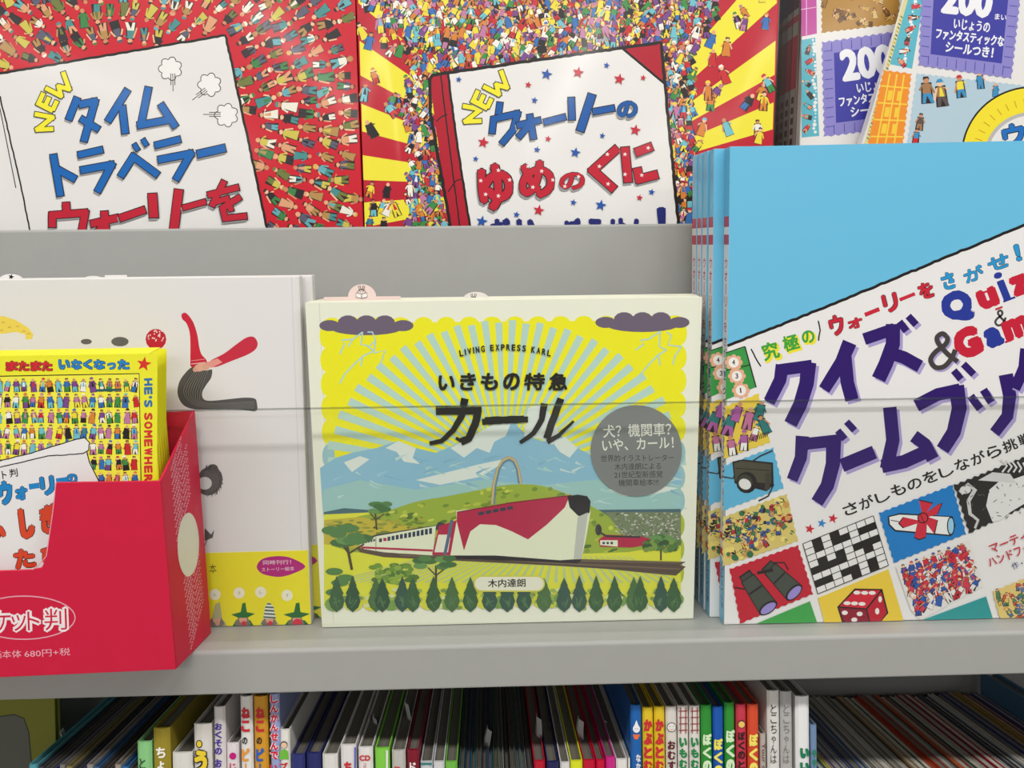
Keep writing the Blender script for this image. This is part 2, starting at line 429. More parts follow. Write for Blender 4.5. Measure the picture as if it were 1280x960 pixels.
m = MB(); m.box(XL+.002, XR-.002, 0, .002, .0005, ZA-ZL-.0012); m.build('panel', ga, guard)
m = MB(); m.box(XL+.002, XR-.002, 0, .002, ZA-ZL-.0009, ZA-ZL)
em = mat('acrylic_edge', (60, 72, 66), .25); et = em.node_tree
tr2 = et.nodes.new('ShaderNodeBsdfTransparent'); mx2 = et.nodes.new('ShaderNodeMixShader'); mx2.inputs[0].default_value = .68
et.links.new(et.nodes['Principled BSDF'].outputs[0], mx2.inputs[1]); et.links.new(tr2.outputs[0], mx2.inputs[2]); et.links.new(mx2.outputs[0], et.nodes['Material Output'].inputs[0])
m.build('polished_edge', em, guard)

# ================================================================== UPPER ROW
gloss1 = mat('laminate_red_book', rough=.3, coat=.35, attr=True, bulge=[(.385, .03, .0012)])
def upper_book(name, label, X0, X1, th, cover, y=Y_UP, top=None):
    fr = Frame((at_y(X0[0], X0[1], y).x, y, ZU+.0004), (1, 0, 0), (0, 0, 1))
    t = thing(name, fr.M, label, 'book')
    q = [fr.uv(*X0, 0), fr.uv(*X1, 0)]
    H = .36
    a, b = q[0][0], q[1][0]
    return fr, t, [(a, H), (b, H), (b, 0), (a, 0)]
# --- time traveller book
fr, t, q = upper_book('picture_book', 'large red picture book with white sign lettered blue and red, upper left', (-95, 150), (449, 150), .02, None)
book_body(t, q, .017, mat('red_case', (196, 28, 44), .3, coat=.4))
p = Print(fr)
RED1 = (202, 24, 44)
cov = [(-92, -160), (446, -160), (446, 400), (-92, 400)]
Lx = lambda y: 445+(y/283)*8
cov = [(-90, -60), (Lx(-60)-1, -60), (Lx(330)-1, 330), (-90, 330)]
p.poly(cov, RED1); p._lift(3)
sheet = [(-70, 104), (282, 44), (337, 300), (-30, 340)]
ctr = (150, 150)
for rr in range(60, 470, 25):
    n = int(2*pi*rr/16.5)
    for i in range(n):
        a = 2*pi*i/n+rr*.37; x = ctr[0]+rr*cos(a)+random.uniform(-2, 2); y = ctr[1]+rr*sin(a)+random.uniform(-2, 2)
        if -88 < x < Lx(y)-9 and -50 < y < 300 and not inside(x, y, [(-80, 100), (285, 38), (342, 300), (-30, 340)]):
            p.person(x, y, random.uniform(21, 28), a-pi/2+pi*(random.random() < .3)+random.uniform(-.3, .3), PALR)
p._lift(80)
p.poly([(-80, 99), (8, 232), (30, 300), (-80, 300)], (120, 118, 116))
p.poly(sheet, (226, 224, 222)); p.line(sheet, 3.2, BLACK, True, wob=.5)
p.line([(0, 120), (12, 170), (26, 232), (38, 290)], 2, BLACK, wob=.4)
p.line([(0, 135), (8, 175), (20, 235)], 1.2, BLACK)
for cx, cy, sx, sy, a in [(213, 86, 216, 92, 1.55), (262, 106, 258, 112, 2.5), (283, 144, 276, 143, 3.14)]:
    pts = [(cx+11.5*cos(k)*(1+.3*abs(sin(3.5*k))), cy+11.5*sin(k)*(1+.3*abs(sin(3.5*k)))) for k in [2*pi*i/56 for i in range(56)]]
    p.poly([(x, y) for x, y in pts], (236, 234, 232)); p.line(pts, 1.1, (60, 58, 60), True)
    for d in (-2.5, 0, 2.5):
        s0 = (sx-sin(a)*d, sy+cos(a)*d); p.line([s0, (s0[0]+cos(a)*(22-abs(d)*3), s0[1]+sin(a)*(22-abs(d)*3))], 1, (60, 58, 60))
YEL = (240, 230, 50); BLU = (20, 100, 178); RDD = (190, 30, 52); GSH = (150, 150, 152)
def titl(s, x0, y0, x1, y1, c, rot=8, bold=.034): p.boxed(s, x0, y0, x1, y1, c, bold, rot, shadow=GSH, outline=BLACK, ow=.017, sh=(-1.5, 3))
def new_word(p, dn, de, dw_):
    for L, d in (([[(43.5, 142.5), (66, 146.7), (46.5, 162), (67, 161.2)]], dn), ([([(46, 128), (66.5, 138.5)], 6.2), [(49, 128.6), (54.6, 116)], [(57, 132), (61.8, 121.4)], [(66, 138), (71.6, 126)]], de), ([[(57, 110), (76.5, 120), (73.6, 108), (86.8, 111.6), (79, 90)]], dw_)):
        p._lift(30)
        p.strokes([(([(x+d[0], y+d[1]) for x, y in l[0]], l[1]) if isinstance(l, tuple) else [(x+d[0], y+d[1]) for x, y in l]) for l in L], 5.6, YEL, BLK, 2.2, GSH, (-.8, 2))
new_word(p, (0, 0), (0, 0), (0, 0))
def brush(p, L, c, wd=8.6): p._lift(40); p.strokes(L, wd, c, BLK, 2.2, GSH)
for L in ([[(97, 122), (86, 150)], [(99, 131), (119, 127), (105, 177)], ([(101, 148), (124, 162)], 8)], [[(160, 112), (135, 152)], [(153, 132), (157, 167)]], [[(186, 109), (177, 154)], [(172, 157), (216, 149)], [(201, 130), (220, 159)]],
          [[(67, 193), (76, 245)], [(73, 212), (95, 224)]], [([(98, 194), (129, 187)], 8), [(101, 213), (140, 206), (122, 240)]], [[(151, 221), (167, 196), (198, 219)], ([(168, 180), (173, 188)], 5.5), ([(179, 174), (184, 182)], 5.5)],
          [([(194, 182), (226, 174)], 8), [(198, 200), (239, 192), (220, 225)]], [([(247, 193), (282, 185)], 9.5)]): brush(p, L, BLU)
for L in ([[(83, 253), (84, 266)], [(66, 284), (66, 269), (107, 266), (103, 288), (92, 306)]], [[(114, 280), (149, 272)], [(131, 264), (134, 304)], [(130, 282), (115, 300)]], [[(150, 273), (182, 262)]], [([(191, 242), (193, 272)], 11), ([(224, 237), (216, 302)], 11)], [([(229, 260), (258, 252)], 7)],
          [([(260, 244), (299, 234)], 7.5), ([(281, 226), (265, 258)], 7.5), ([(270, 253), (284, 248), (290, 264)], 6.5), ([(301, 246), (279, 260), (282, 273), (309, 270)], 7.5)]): brush(p, L, RDD, 9)
p.build('cover_print', gloss1, t)

# --- dream book
gloss2 = mat('laminate_sunburst_book', rough=.3, coat=.35, attr=True, bulge=[(.028, .016, .0009), (.29, .02, .0006)])
fr, t, q = upper_book('picture_book', 'large picture book with red and yellow sunburst and starry white sign, upper middle', (451, 150), (968, 150), .02, None)
book_body(t, q, .017, mat('red_case', (196, 28, 44)))
p = Print(fr)
Rx = lambda y: 972-(y/190)*6
cov = [(Lx(-60)+3, -60), (Rx(-60)-1, -60), (Rx(330)-1, 330), (Lx(330)+3, 330)]
RED2 = (188, 24, 46); YL2 = (238, 226, 60)
p.poly(cov, RED2)
C = (715, 235)
bw = radians(12.9)
for k in range(28):
    a0 = radians(180-24.6+1)+k*bw; a1 = a0+bw*.52
    p.poly([C, (C[0]+600*cos(a0), C[1]+600*sin(a0)), (C[0]+600*cos(a1), C[1]+600*sin(a1))], YL2, clip=cov)
p._lift(3)
board = [(537, 95), (826, 53), (848, 300), (562, 300)]
mass = [(450+60, -60), (540, -60), (570, 10), (610, 5), (640, -60), (930, -60), (905, 10), (862, 60), (880, 90), (878, 160), (870, 300), (520, 300), (512, 250), (505, 150), (520, 90), (480, 30)]
mass = [(470, -60), (900, -60), (895, 20), (868, 70), (868, 200), (900, 300), (520, 300), (508, 240), (515, 190), (500, 130), (515, 80), (478, 20)]
# tight crowd: ground of mixed tones under the figures
for i in range(900):
    x = random.uniform(455, 960); y = random.uniform(-50, 290)
    if inside(x, y, mass) and not inside(x, y, board):
        p.circ(x, y, random.uniform(3, 6), random.choice([(70, 110, 60), (110, 60, 50), (60, 80, 110), (150, 110, 50), (120, 40, 50), (60, 60, 60)]), n=6, lay=p._lift(0)-1e-6*(i % 24))
p._lift(24)
y = -50
while y < 292:
    x = 452+random.uniform(0, 6)
    while x < Rx(y)-8:
        d = hypot(x-C[0], y-C[1]); fringe = inside(x, y, mass)
        if not inside(x, y, board) and (fringe or random.random() < .12) and x > Lx(y)+7:
            p.person(x+random.uniform(-2, 2), y+random.uniform(-2, 2), random.uniform(15, 22) if fringe else random.uniform(18, 25), random.uniform(-.7, .7), PAL)
        x += 9.5
    y += 11
p._lift(80)
p.poly([(537, 100), (541, 93), (826, 53), (831, 105), (850, 300), (565, 300), (556, 240)], (176, 20, 44))
page = [(560, 92), (776, 59), (831, 105), (849, 300), (590, 300)]
p.poly(page, (230, 228, 226)); p.line([(537, 100), (541, 94), (826, 53), (831, 105), (850, 300)], 4, BLACK, wob=.5); p.line([(776, 59), (831, 105)], 3, BLACK)
p.line([(537, 98), (538, 140), (552, 220), (566, 300)], 4, BLACK, wob=.5); p.line([(560, 92), (570, 170), (590, 300)], 3, BLACK, wob=.4); p.line([(551, 94), (560, 170), (577, 300)], 1.8, BLACK, wob=.3)
p.line([(545, 152), (552, 146), (559, 143)], 1.5, BLACK); p.line([(560, 240), (570, 226), (576, 224)], 1.5, BLACK)
new_word(p, (535, -10), (543, -3), (547, -2))
BL2 = (16, 88, 165); RD2 = (192, 28, 50)
for L in ([[(625, 128), (623, 143)], [(615, 167), (617, 149), (647, 142), (641, 163), (627, 180)]], [[(646, 157), (676, 150)], [(662, 143), (667, 174)], [(660, 158), (648, 172)]], [[(680, 153), (707, 146)]], [([(714, 122), (715, 150)], 8), ([(740, 118), (725, 164)], 10)], [[(741, 140), (768, 135)]]): brush(p, L, BL2, 7.6)
p._lift(40); titl('の', 770, 125, 798, 149, BL2, 6, .04)
for s_, a in (('ゆ', (595, 203, 644, 265)), ('め', (646, 199, 695, 250)), ('の', (698, 214, 732, 239))): titl(s_, *a, RD2, 6, .04)
for L in ([[(772, 185), (741, 213), (768, 237)]], [[(781, 184), (785, 228)], [(794, 191), (815, 183)], [(796, 210), (799, 224), (822, 218)]]): brush(p, L, RD2, 10.5)
p._lift(60)
for x, y in [(601, 226), (607, 243), (623, 213), (637, 225), (623, 245), (660, 208), (677, 214), (691, 225), (666, 234), (706, 233), (723, 221), (759, 193), (749, 208), (760, 230), (781, 193), (781, 218), (802, 219), (810, 185)]: p.star(x, y, 3, (240, 225, 225))
p._lift(20)
for s_, x0, x1 in (('だ', 612, 640), ('い', 645, 672), ('ぼ', 704, 728), ('う', 732, 756), ('け', 762, 784), ('ん', 786, 808)): p.boxed(s_, x0, 272, x1, 306, (30, 36, 110), .05, 5)
p.boxed('！', 820, 259, 834, 295, (30, 36, 110), .05, 3)
Z2 = lambda x, y: (430+x/2.844, y/2.844)
for x, y, r in [(408, 283, 4), (720, 265, 7.5), (933, 233, 4.2), (677, 357, 4.5), (918, 483, 4), (822, 543, 7), (686, 532, 4.5), (468, 565, 4), (815, 720, 4.5), (912, 730, 7.5), (1093, 683, 4.5), (613, 763, 4.5), (490, 787, 7.5)]: p.star(*Z2(x, y), r, (30, 84, 168))
for x, y, r in [(655, 302, 4.5), (832, 258, 7.5), (978, 282, 7.5), (1063, 277, 4), (725, 494, 4.5), (495, 507, 7.5), (1035, 463, 7.5), (692, 748, 7.5), (1050, 703, 4.5)]: p.star(*Z2(x, y), r, (196, 36, 56))
p.build('cover_print', gloss2, t)

# --- two sticker books at the upper right, and the copies standing behind them
gloss3 = mat('laminate_sticker_book', rough=.32, coat=.3, attr=True)
def stamp(p, q, col=(138, 132, 200), inner=(62, 62, 160)):
    p.poly(wavy_quad(q, 1.0, 4.5), col)
    i = [quad_pt(q, .12, .13), quad_pt(q, .88, .13), quad_pt(q, .88, .87), quad_pt(q, .12, .87)]
    p.poly(i, inner)
    for k in range(9):
        for u, v, du, dv in ((.1+k*.1, 0.02, 0, .09), (.1+k*.1, .89, 0, .09), (.02, .1+k*.1, .08, 0), (.9, .1+k*.1, .08, 0)):
            p.line([quad_pt(q, u, v), quad_pt(q, u+du, v+dv)], .9, inner)
def sticker_text(p, q, full=True):
    def tx(s_, u0, u1, v, hv, bold=.02, n=None):
        a, b = quad_pt(q, u0, v), quad_pt(q, u1, v); h = hypot(quad_pt(q, 0, hv)[0]-q[0][0], quad_pt(q, 0, hv)[1]-q[0][1])
        p.text(s_, a, b, h, (236, 236, 240), bold)
    tx('200', .2, .72, .45, .34, .035); tx('まい', .76, .88, .45, .06, .02)
    tx('いじょうの', .34, .72, .59, .11); tx('ファンタスティックな', .16, .88, .71, .11, .03); tx('シールつき！', .27, .78, .83, .11, .03)
# rear copy
fr = Frame((at_y(1000, 150, .672).x, .672, ZU+.0004), (1, 0, 0), (0, 0, 1))
rear = thing('sticker_book', fr.M, 'upright sticker book with purple stamp panel reading 200, partly behind the tilted one', 'book')
a, b = fr.uv(1001, 150)[0], fr.uv(1330, 150)[0]
book_body(rear, [(a, .36), (b, .36), (b, 0), (a, 0)], .009, mat('white_card', (225, 224, 222), .4), board=.0012)
p = Print(fr)
p.poly([(1002, -60), (1325, -60), (1325, 240), (1002, 240)], (228, 226, 224))
p.poly([(1001.5, -60), (1020, -60), (1021, 42), (1001.5, 46)], (192, 80, 160)); p.line([(1001, 12), (1020, 9)], 1, (230, 190, 220)); p.line([(1008, -20), (1008, 44)], 1, (230, 190, 220))
p.poly(wavy_quad([(1027, -60), (1130, -60), (1122, 30), (1027, 41)], .8, 4), (176, 132, 62))
p.poly([(1001.5, 50), (1019, 47), (1024, 170), (1002, 172)], (90, 178, 196))
p._lift(8)
for i in range(26): p.person(random.uniform(1031, 1118), random.uniform(-50, 30), 14, random.uniform(-2, 2), [(150, 110, 50), (200, 160, 80), (120, 80, 40), (220, 190, 120)])
p.begin()
for i in range(26): p.circ(random.uniform(1016, 1020), 50+i*4.6, random.uniform(1, 3), (226, 230, 230), n=6)
p.end()
for i in range(8): p.person(1010+random.uniform(-3, 3), 62+i*14, 13, random.uniform(-1.5, 1.5), [(200, 60, 70), (70, 60, 60), (90, 178, 196), (225, 150, 120)])
p._lift(60)
q = [(1027, 53), (1150, 35), (1158, 155), (1030, 171)]
stamp(p, q); sticker_text(p, q)
p.build('cover_print', gloss3, rear)
# spines of the copies stacked behind, leaning out to the left
spine_mat = mat('sticker_spine', (150, 120, 96), .4, noise=.5)
for k, (x0, c1) in enumerate([(993, (196, 60, 80)), (986, (150, 60, 70)), (980, (110, 70, 60)), (975, (88, 60, 52))]):
    yy = .683+k*.0135
    f2 = Frame((at_y(x0, 150, yy).x, yy, ZU+.0004), (1, 0, 0), (0, 0, 1))
    nth = ['nearest', 'second', 'third', 'last'][k]
    tt = thing('sticker_book', f2.M, 'thin sticker book spine behind the 200 books, %s of the row from the front' % nth, 'book', 'sticker books stacked behind')
    book_body(tt, [(0, .36), (.19, .36), (.19, 0), (0, 0)], .012, mat('sticker_spine_%d' % k, (150-k*25, 130-k*24, 118-k*22), .4, noise=.2), board=.0012)  # case and spine print darker per copy: shade deeper in the row, painted in
    fs = Frame(f2.o, (0, -1, 0), (0, 0, 1)); fs = Frame(f2.o+Vector((0, .012, 0)), (0, -1, 0), (0, 0, 1))
    p = Print(fs)
    def sq(z0, z1, c, x0=.0005, x1=.0115):
        y_ = p._lift(); b_ = len(p.v); p.v += [(x0, y_, z0), (x1, y_, z0), (x1, y_, z1), (x0, y_, z1)]; p.f.append([b_, b_+1, b_+2, b_+3]); p.c.append(lin(c))
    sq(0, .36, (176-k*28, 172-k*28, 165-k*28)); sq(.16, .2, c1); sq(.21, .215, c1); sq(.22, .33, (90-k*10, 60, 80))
    for i in range(14): sq(.045+i*.008, .050+i*.008, (90, 50, 40), .003, .009)
    o = p.build('spine_print', gloss3, tt)
    o.matrix_parent_inverse = Matrix.Identity(4); o.matrix_local = f2.M.inverted() @ fs.M
# tilted front copy
TA = atan2(1127-1078, 178)
yf = .655
Zax = (sin(TA)*.96, 0, cos(TA))
base = at_y(1073, 178+20, yf)
fr = Frame((base.x-.003, yf, ZU+.001), Vector((cos(TA), 0, -sin(TA))), Vector((sin(TA), 0, cos(TA))))
fr = Frame(Vector((at_y(1081, 168, yf).x-(at_y(1081, 168, yf).z-ZU-.0725)*tan(TA), yf, ZU+.0725)), Vector((cos(TA), 0, -sin(TA))), Vector((sin(TA), 0, cos(TA))))
fa = thing('sticker_book', fr.M, 'tilted sticker book with purple 200 stamp, orange checked stamp and yellow dial, upper right', 'book')
book_body(fa, [(0, .30), (.27, .30), (.27, 0), (0, 0)], .009, mat('white_card', (225, 224, 222)), board=.0012)
p = Print(fr)
EB = [(1127+17-1, -60), (1340, -60), (1340, 188), (1078, 188)]
ex = lambda y: 1127-(49/178.)*y+1
base_q = [(ex(-60), -60), (1352, -60), (1345, 184), (ex(184), 184)]
p.poly(base_q, (226, 224, 222))
p.poly([(ex(-60)+8, -60), (1165, -60), (1140, 86), (ex(86)+6, 80)], (88, 178, 198))
p._lift(4)
for i in range(7): p.person(ex(i*14)+22, -6+i*14, 14, random.uniform(-1.5, 1.5), [(200, 60, 70), (70, 60, 60), (225, 150, 120), (235, 235, 235)])
p.begin()
for i in range(30): p.circ(1153-i*.8+random.uniform(-2, 1), -40+i*4.2, random.uniform(1, 2.6), (230, 232, 232), n=6)
p.end()
p._lift(60)
p.line([(ex(-60)+4, -60), (ex(184)+4, 184)], 5, (214, 206, 150)); 
for i in range(34):
    yy = 20+i*4.6; p.line([(ex(yy)+3, yy), (ex(yy)+5.5, yy+2.5)], 1.6, [(90, 130, 70), (200, 170, 60), (70, 90, 120)][i % 3])
tile = [(1104, 88), (1139, 92), (1128, 184), (1084, 184)]
p.poly(wavy_quad(tile, .9, 4), (234, 142, 44))
for u in (.25, .5, .75): p.line([quad_pt(tile, u, .03), quad_pt(tile, u, .98)], 1.8, (240, 205, 70))
for v in (.2, .42, .64, .86): p.line([quad_pt(tile, .03, v), quad_pt(tile, .98, v)], 1.8, (240, 205, 70))
for u in (.31, .62):
    for v in (.25, .47, .69): p.poly([quad_pt(tile, u, v), quad_pt(tile, u+.15, v), quad_pt(tile, u+.15, v+.13), quad_pt(tile, u, v+.13)], (240, 200, 60))
pic = [(1146, 92), (1290, 108), (1290, 184), (1133, 184)]
p.poly(wavy_quad(pic, .8, 4), (176, 200, 214))
p._lift(4)
for x, y, h in [(1158, 112, 34), (1176, 116, 34), (1200, 108, 28), (1225, 100, 22), (1150, 152, 22), (1145, 170, 20), (1244, 112, 18)]: p.person(x, y, h, random.uniform(-.15, .15), [(200, 40, 50), (60, 140, 190), (230, 215, 70), (90, 80, 80), (160, 120, 80)])
p._lift(60)
arc_ = [(1290+88*cos(pi+k*pi/40), 195+86*sin(pi+k*pi/40)) for k in range(21)]; p.poly(arc_+[(1290, 190)], (240, 220, 50)); p.line(arc_, 2.2, BLACK)
for i in range(11):
    a = pi+.15+i*.16; p.line([(1290+75*cos(a), 195+72*sin(a)), (1290+66*cos(a), 195+63*sin(a))], 1.1, (205, 150, 30))
p.circ(1290, 196, 60, (180, 180, 178), ry=56, n=40); p.circ(1291, 197, 57, (228, 226, 224), ry=53, n=40)
p.boxed('ウ', 1250, 152, 1284, 186, (30, 110, 190), .045, 12, outline=BLACK, ow=.02)
q = [(1154, -42), (1278, -30), (1264, 98), (1148, 82)]
stamp(p, q); sticker_text(p, q)
p.build('cover_print', gloss3, fa)

# ================================================================== MIDDLE ROW
matte = mat('matte_cover_print', rough=.42, coat=.06, attr=True)
silk = mat('silk_cover_print', rough=.36, coat=.12, attr=True)
white_case = mat('white_case', (222, 221, 219), .45)
# --- white picture book with a gnome (two copies)
def gnome_book():
    y = .556
    fr = Frame((at_y(391, 793, y).x-.26, y, ZL+.0004), (1, 0, 0), (0, 0, 1))
    t = thing('picture_book', fr.M, 'white picture book with red-hatted bearded gnome and yellow paper band', 'book')
    TR = fr.uv(374, 345); BR = fr.uv(390, 794)
    TR = (TR[0], TR[1]); BR = (BR[0], 0)
    q = [(TR[0]-.27, TR[1]), TR, BR, (BR[0]-.27, 0)]
    book_body(t, q, .0095, white_case, right_spine=True)
    p = Print(fr)
    W0 = (222, 220, 220)
    zb = 795
    rx = lambda yy: 373+(yy-345)*(17/449)-1
    p.poly([(-90, 352), (rx(346), 346.5), (rx(zb), 793), (-90, 800)], W0)
    p.poly([(rx(346)-8, 346.5), (rx(346)-7, 346.5), (rx(688)-7.5, 688), (rx(688)-8.5, 688)], (206, 204, 204))
    # gnome: hat, nose, beard
    hat = [(227, 393), (232, 391), (238, 397), (243, 406), (247, 420), (249, 433), (252, 443), (258, 450), (257, 456), (240, 459), (238, 450), (238, 430), (237, 415), (233, 404), (228, 399)]
    p.poly(smooth(hat), (196, 34, 58)); p.line([(239, 455), (257, 453)], 1.2, (230, 180, 185)); p.line([(239, 451), (256, 449)], .8, (225, 150, 160))
    beard = [(240, 459), (248, 461), (258, 463), (265, 462), (264, 472), (258, 481), (253, 490), (254, 498), (262, 501), (285, 499), (305, 497), (318, 498), (321, 503), (320, 514), (300, 512), (260, 512), (240, 511), (228, 505), (222, 492), (224, 478), (231, 467)]
    p.poly(smooth(beard), (84, 82, 82))
    for i in range(16):
        t_ = i/15; a = (242+18*t_, 463); b = (228+22*t_, 490+2*t_); c = (250+8*t_, 509-5*t_); d = (318, 511-9*t_)
        p.line(smooth([a, b, c, d], 6, False), .7, (120, 118, 116) if i % 2 else (58, 56, 56))
    p.circ(251, 459, 9, (222, 170, 150), 5, ang=-.3); p.circ(258, 458, 4.5, (216, 160, 140)); p.circ(244, 462, 3, (214, 160, 140))
    nose = [(262, 452), (280, 442), (296, 430), (308, 422), (317, 421), (322, 428), (320, 436), (310, 443), (290, 451), (268, 459)]
    p.poly(smooth(nose), (196, 44, 66)); p.poly([(258, 453), (272, 448), (278, 453), (264, 460)], (224, 150, 140))
    # other gnomes, mostly hidden: hats and hair
    p.poly([(-20, 398), (4, 395), (20, 400), (36, 410), (42, 419), (40, 424), (32, 424), (32, 418), (20, 415), (-20, 420)], (232, 208, 90))
    for x, y_ in [(4, 402), (12, 408), (22, 407), (30, 413), (36, 416), (2, 412)]: p.line([(x-2, y_+2), (x, y_), (x+2, y_+2)], .8, (190, 120, 60))
    p.circ(108, 427, 7, (96, 94, 94), 3.5); p.circ(150, 427, 11, (96, 94, 94), 6); p.circ(195, 424, 13, (186, 30, 52), 13)
    p.begin()
    for i in range(26): p.circ(195+random.uniform(-10, 10), 420+random.uniform(-7, 6), .9, (236, 214, 216), n=6)
    p.end()
    p.circ(262, 601, 16, (92, 90, 90), 19, ang=.4); p.circ(256, 604, 9, (214, 212, 212), 8); p.circ(266, 586, 7, (84, 82, 82), 6)
    p.begin()
    for i in range(30):
        a = random.uniform(-2.2, 1.8); p.line([(262+12*cos(a), 601+14*sin(a)), (262+17*cos(a+.3), 601+20*sin(a+.3))], .7, (60, 58, 58))
    p.end()
    p.poly([(256, 660), (264, 668), (268, 662), (266, 672), (256, 676)], (90, 88, 88)); p.line([(260, 672), (256, 682)], 1, (90, 88, 88))
    # yellow paper band
    p._lift(30)
    p.poly([(-90, 700), (rx(688), 687.5), (rx(zb)+.5, 793), (-90, 800)], (232, 222, 36)); p.line([(-90, 700), (rx(688), 687.5)], .8, (244, 240, 170))
    p.text('本', (262, 717), (271, 716.5), 12, (40, 38, 30), .01)
    lf = [(321, 708), (326, 700), (336, 696), (352, 695), (366, 698), (382, 708), (366, 717), (350, 721), (334, 719), (325, 715)]
    p.poly(smooth(lf, 3), (176, 24, 120))
    p.text('同時刊行！', (329, 706), (364, 705), 5.6, (236, 214, 226), .01); p.text('ストーリー絵本', (327, 714.5), (368, 713), 5.2, (236, 214, 226), .01)
    for x, y_, ch in [(269, 743, 'と'), (299, 741, 'さ'), (326, 740, 'し'), (359, 744, 'す')]:
        p.circ(x, y_, 7, (234, 232, 210), n=18); p.text(ch, (x-1.7, y_+2), (x+1.7, y_+2), 4, (90, 120, 60))
    for x, hatc, body, st in [(271, (120, 118, 116), (176, 170, 120), 0), (304, (34, 110, 50), (30, 104, 52), 1), (337, (90, 120, 110), (208, 200, 110), 2), (371, (34, 104, 52), (28, 100, 54), 1)]:
        s_ = 1 if x < 360 else 1.12
        p.poly([(x-12*s_, 795), (x-13*s_, 782), (x-9*s_, 775), (x+9*s_, 775), (x+13*s_, 782), (x+12*s_, 795)], body)
        p.poly([(x-8, 795), (x-11, 779), (x-6, 772), (x+6, 772), (x+10, 780), (x+7, 795)], (118, 112, 104)); p.circ(x, 774, 5, (214, 160, 136))
        if st == 1:
            p.poly([(x-4*s_, 770), (x-1, 756-2*s_), (x+3*s_, 753), (x+5, 768)], hatc); p.poly([(x-15*s_, 768), (x, 764), (x+15*s_, 767), (x+5, 772), (x-6, 772)], hatc)
        elif st == 2:
            h_ = [(x-8, 773), (x-5, 757), (x-1, 752), (x+5, 758), (x+8, 773)]; p.poly(h_, (225, 225, 215))
            for i in range(5): p.poly([(x-8.4, 772-i*4.2), (x+8.4, 773-i*4.2), (x+8.4, 771-i*4.2), (x-8.4, 770-i*4.2)], (60, 96, 96), clip=h_)
        else: p.poly([(x-6, 773), (x-2, 755), (x+4, 752), (x+7, 773)], (176, 172, 130))
        p.circ(x+1, 779, 6 if x > 360 else 3, (206, 40, 66) if x > 300 else (210, 150, 130))
    p.build('cover_print', silk, t)
    return fr, t
gfr, gnome = gnome_book()
g2 = copy_tree(gnome); g2.location = gnome.location+Vector((.0062, .0105, 0)); g2['label'] = 'second white picture book just behind the gnome book, only its edge showing'
def slip(name_label, y, px, py_base, w_px, h_px, round_px=None, tab=None, tint=(236, 232, 232), draw=None):
    a = at_y(px, py_base, y); f_ = Frame((a.x, y, a.z), (1, 0, 0), (0, 0, 1)); t = thing('order_slip', f_.M, name_label, 'paper slip')
    k = y/F*1.02
    m_ = MB(); pts = [(-w_px/2*k, -.03), (w_px/2*k, -.03), (w_px/2*k, h_px*k)]
    if tab:
        for i in range(11):
            th = pi*i/10; pts.append(((tab[0]+tab[2]*cos(th))*k, (h_px+tab[1]*sin(th))*k))
    pts.append((-w_px/2*k, h_px*k)); m_.prism(pts, 0, .0003)
    m_.build('card', mat('slip_card_%d%d' % (tint[1], tint[2]), tint, .8), t)
    if draw:
        p = Print(f_); draw(p); p.build('print', matte, t)
def rabbit(cx, cy, s_):
    def d(p):
        K = (60, 56, 56)
        for sx in (-1, 1):
            p.line([(cx+sx*2*s_, cy-2*s_), (cx+sx*4*s_, cy-8*s_), (cx+sx*2*s_, cy-9*s_), (cx+sx*.6*s_, cy-3*s_)], .8*s_, K)
        p.line([(cx+5*s_*cos(i*pi/8), cy+4.4*s_*sin(i*pi/8)) for i in range(16)], .8*s_, K, True)
        p.poly([(cx-7*s_, cy), (cx-.5*s_, cy+1.5*s_), (cx-.5*s_, cy+7*s_), (cx-7*s_, cy+5.5*s_)], (236, 232, 230)); p.poly([(cx+7*s_, cy), (cx+.5*s_, cy+1.5*s_), (cx+.5*s_, cy+7*s_), (cx+7*s_, cy+5.5*s_)], (236, 232, 230))
        p.line([(cx-7*s_, cy), (cx, cy+1.5*s_), (cx+7*s_, cy), (cx+7*s_, cy+5.5*s_), (cx, cy+7*s_), (cx-7*s_, cy+5.5*s_)], .8*s_, K, True); p.line([(cx, cy+1.5*s_), (cx, cy+7*s_)], .7*s_, K)
        p.circ(cx-1.6*s_, cy-1.5*s_, .5*s_, K, n=6); p.circ(cx+1.6*s_, cy-1.5*s_, .5*s_, K, n=6)
    return d
slip('white order slip printed with a black star, top left edge of the gnome book', .572, 14, 352, 20, 2, tab=(0, 7, 14), draw=lambda p: (p._lift(-25), p.star(14, 346, 4, BLACK)))
slip('small white slip left of the long one above the gnome book', .572, 116, 349, 16, 0, tab=(0, 4, 11))
slip('long flat white slip above the gnome book', .574, 145, 348, 26, 4)

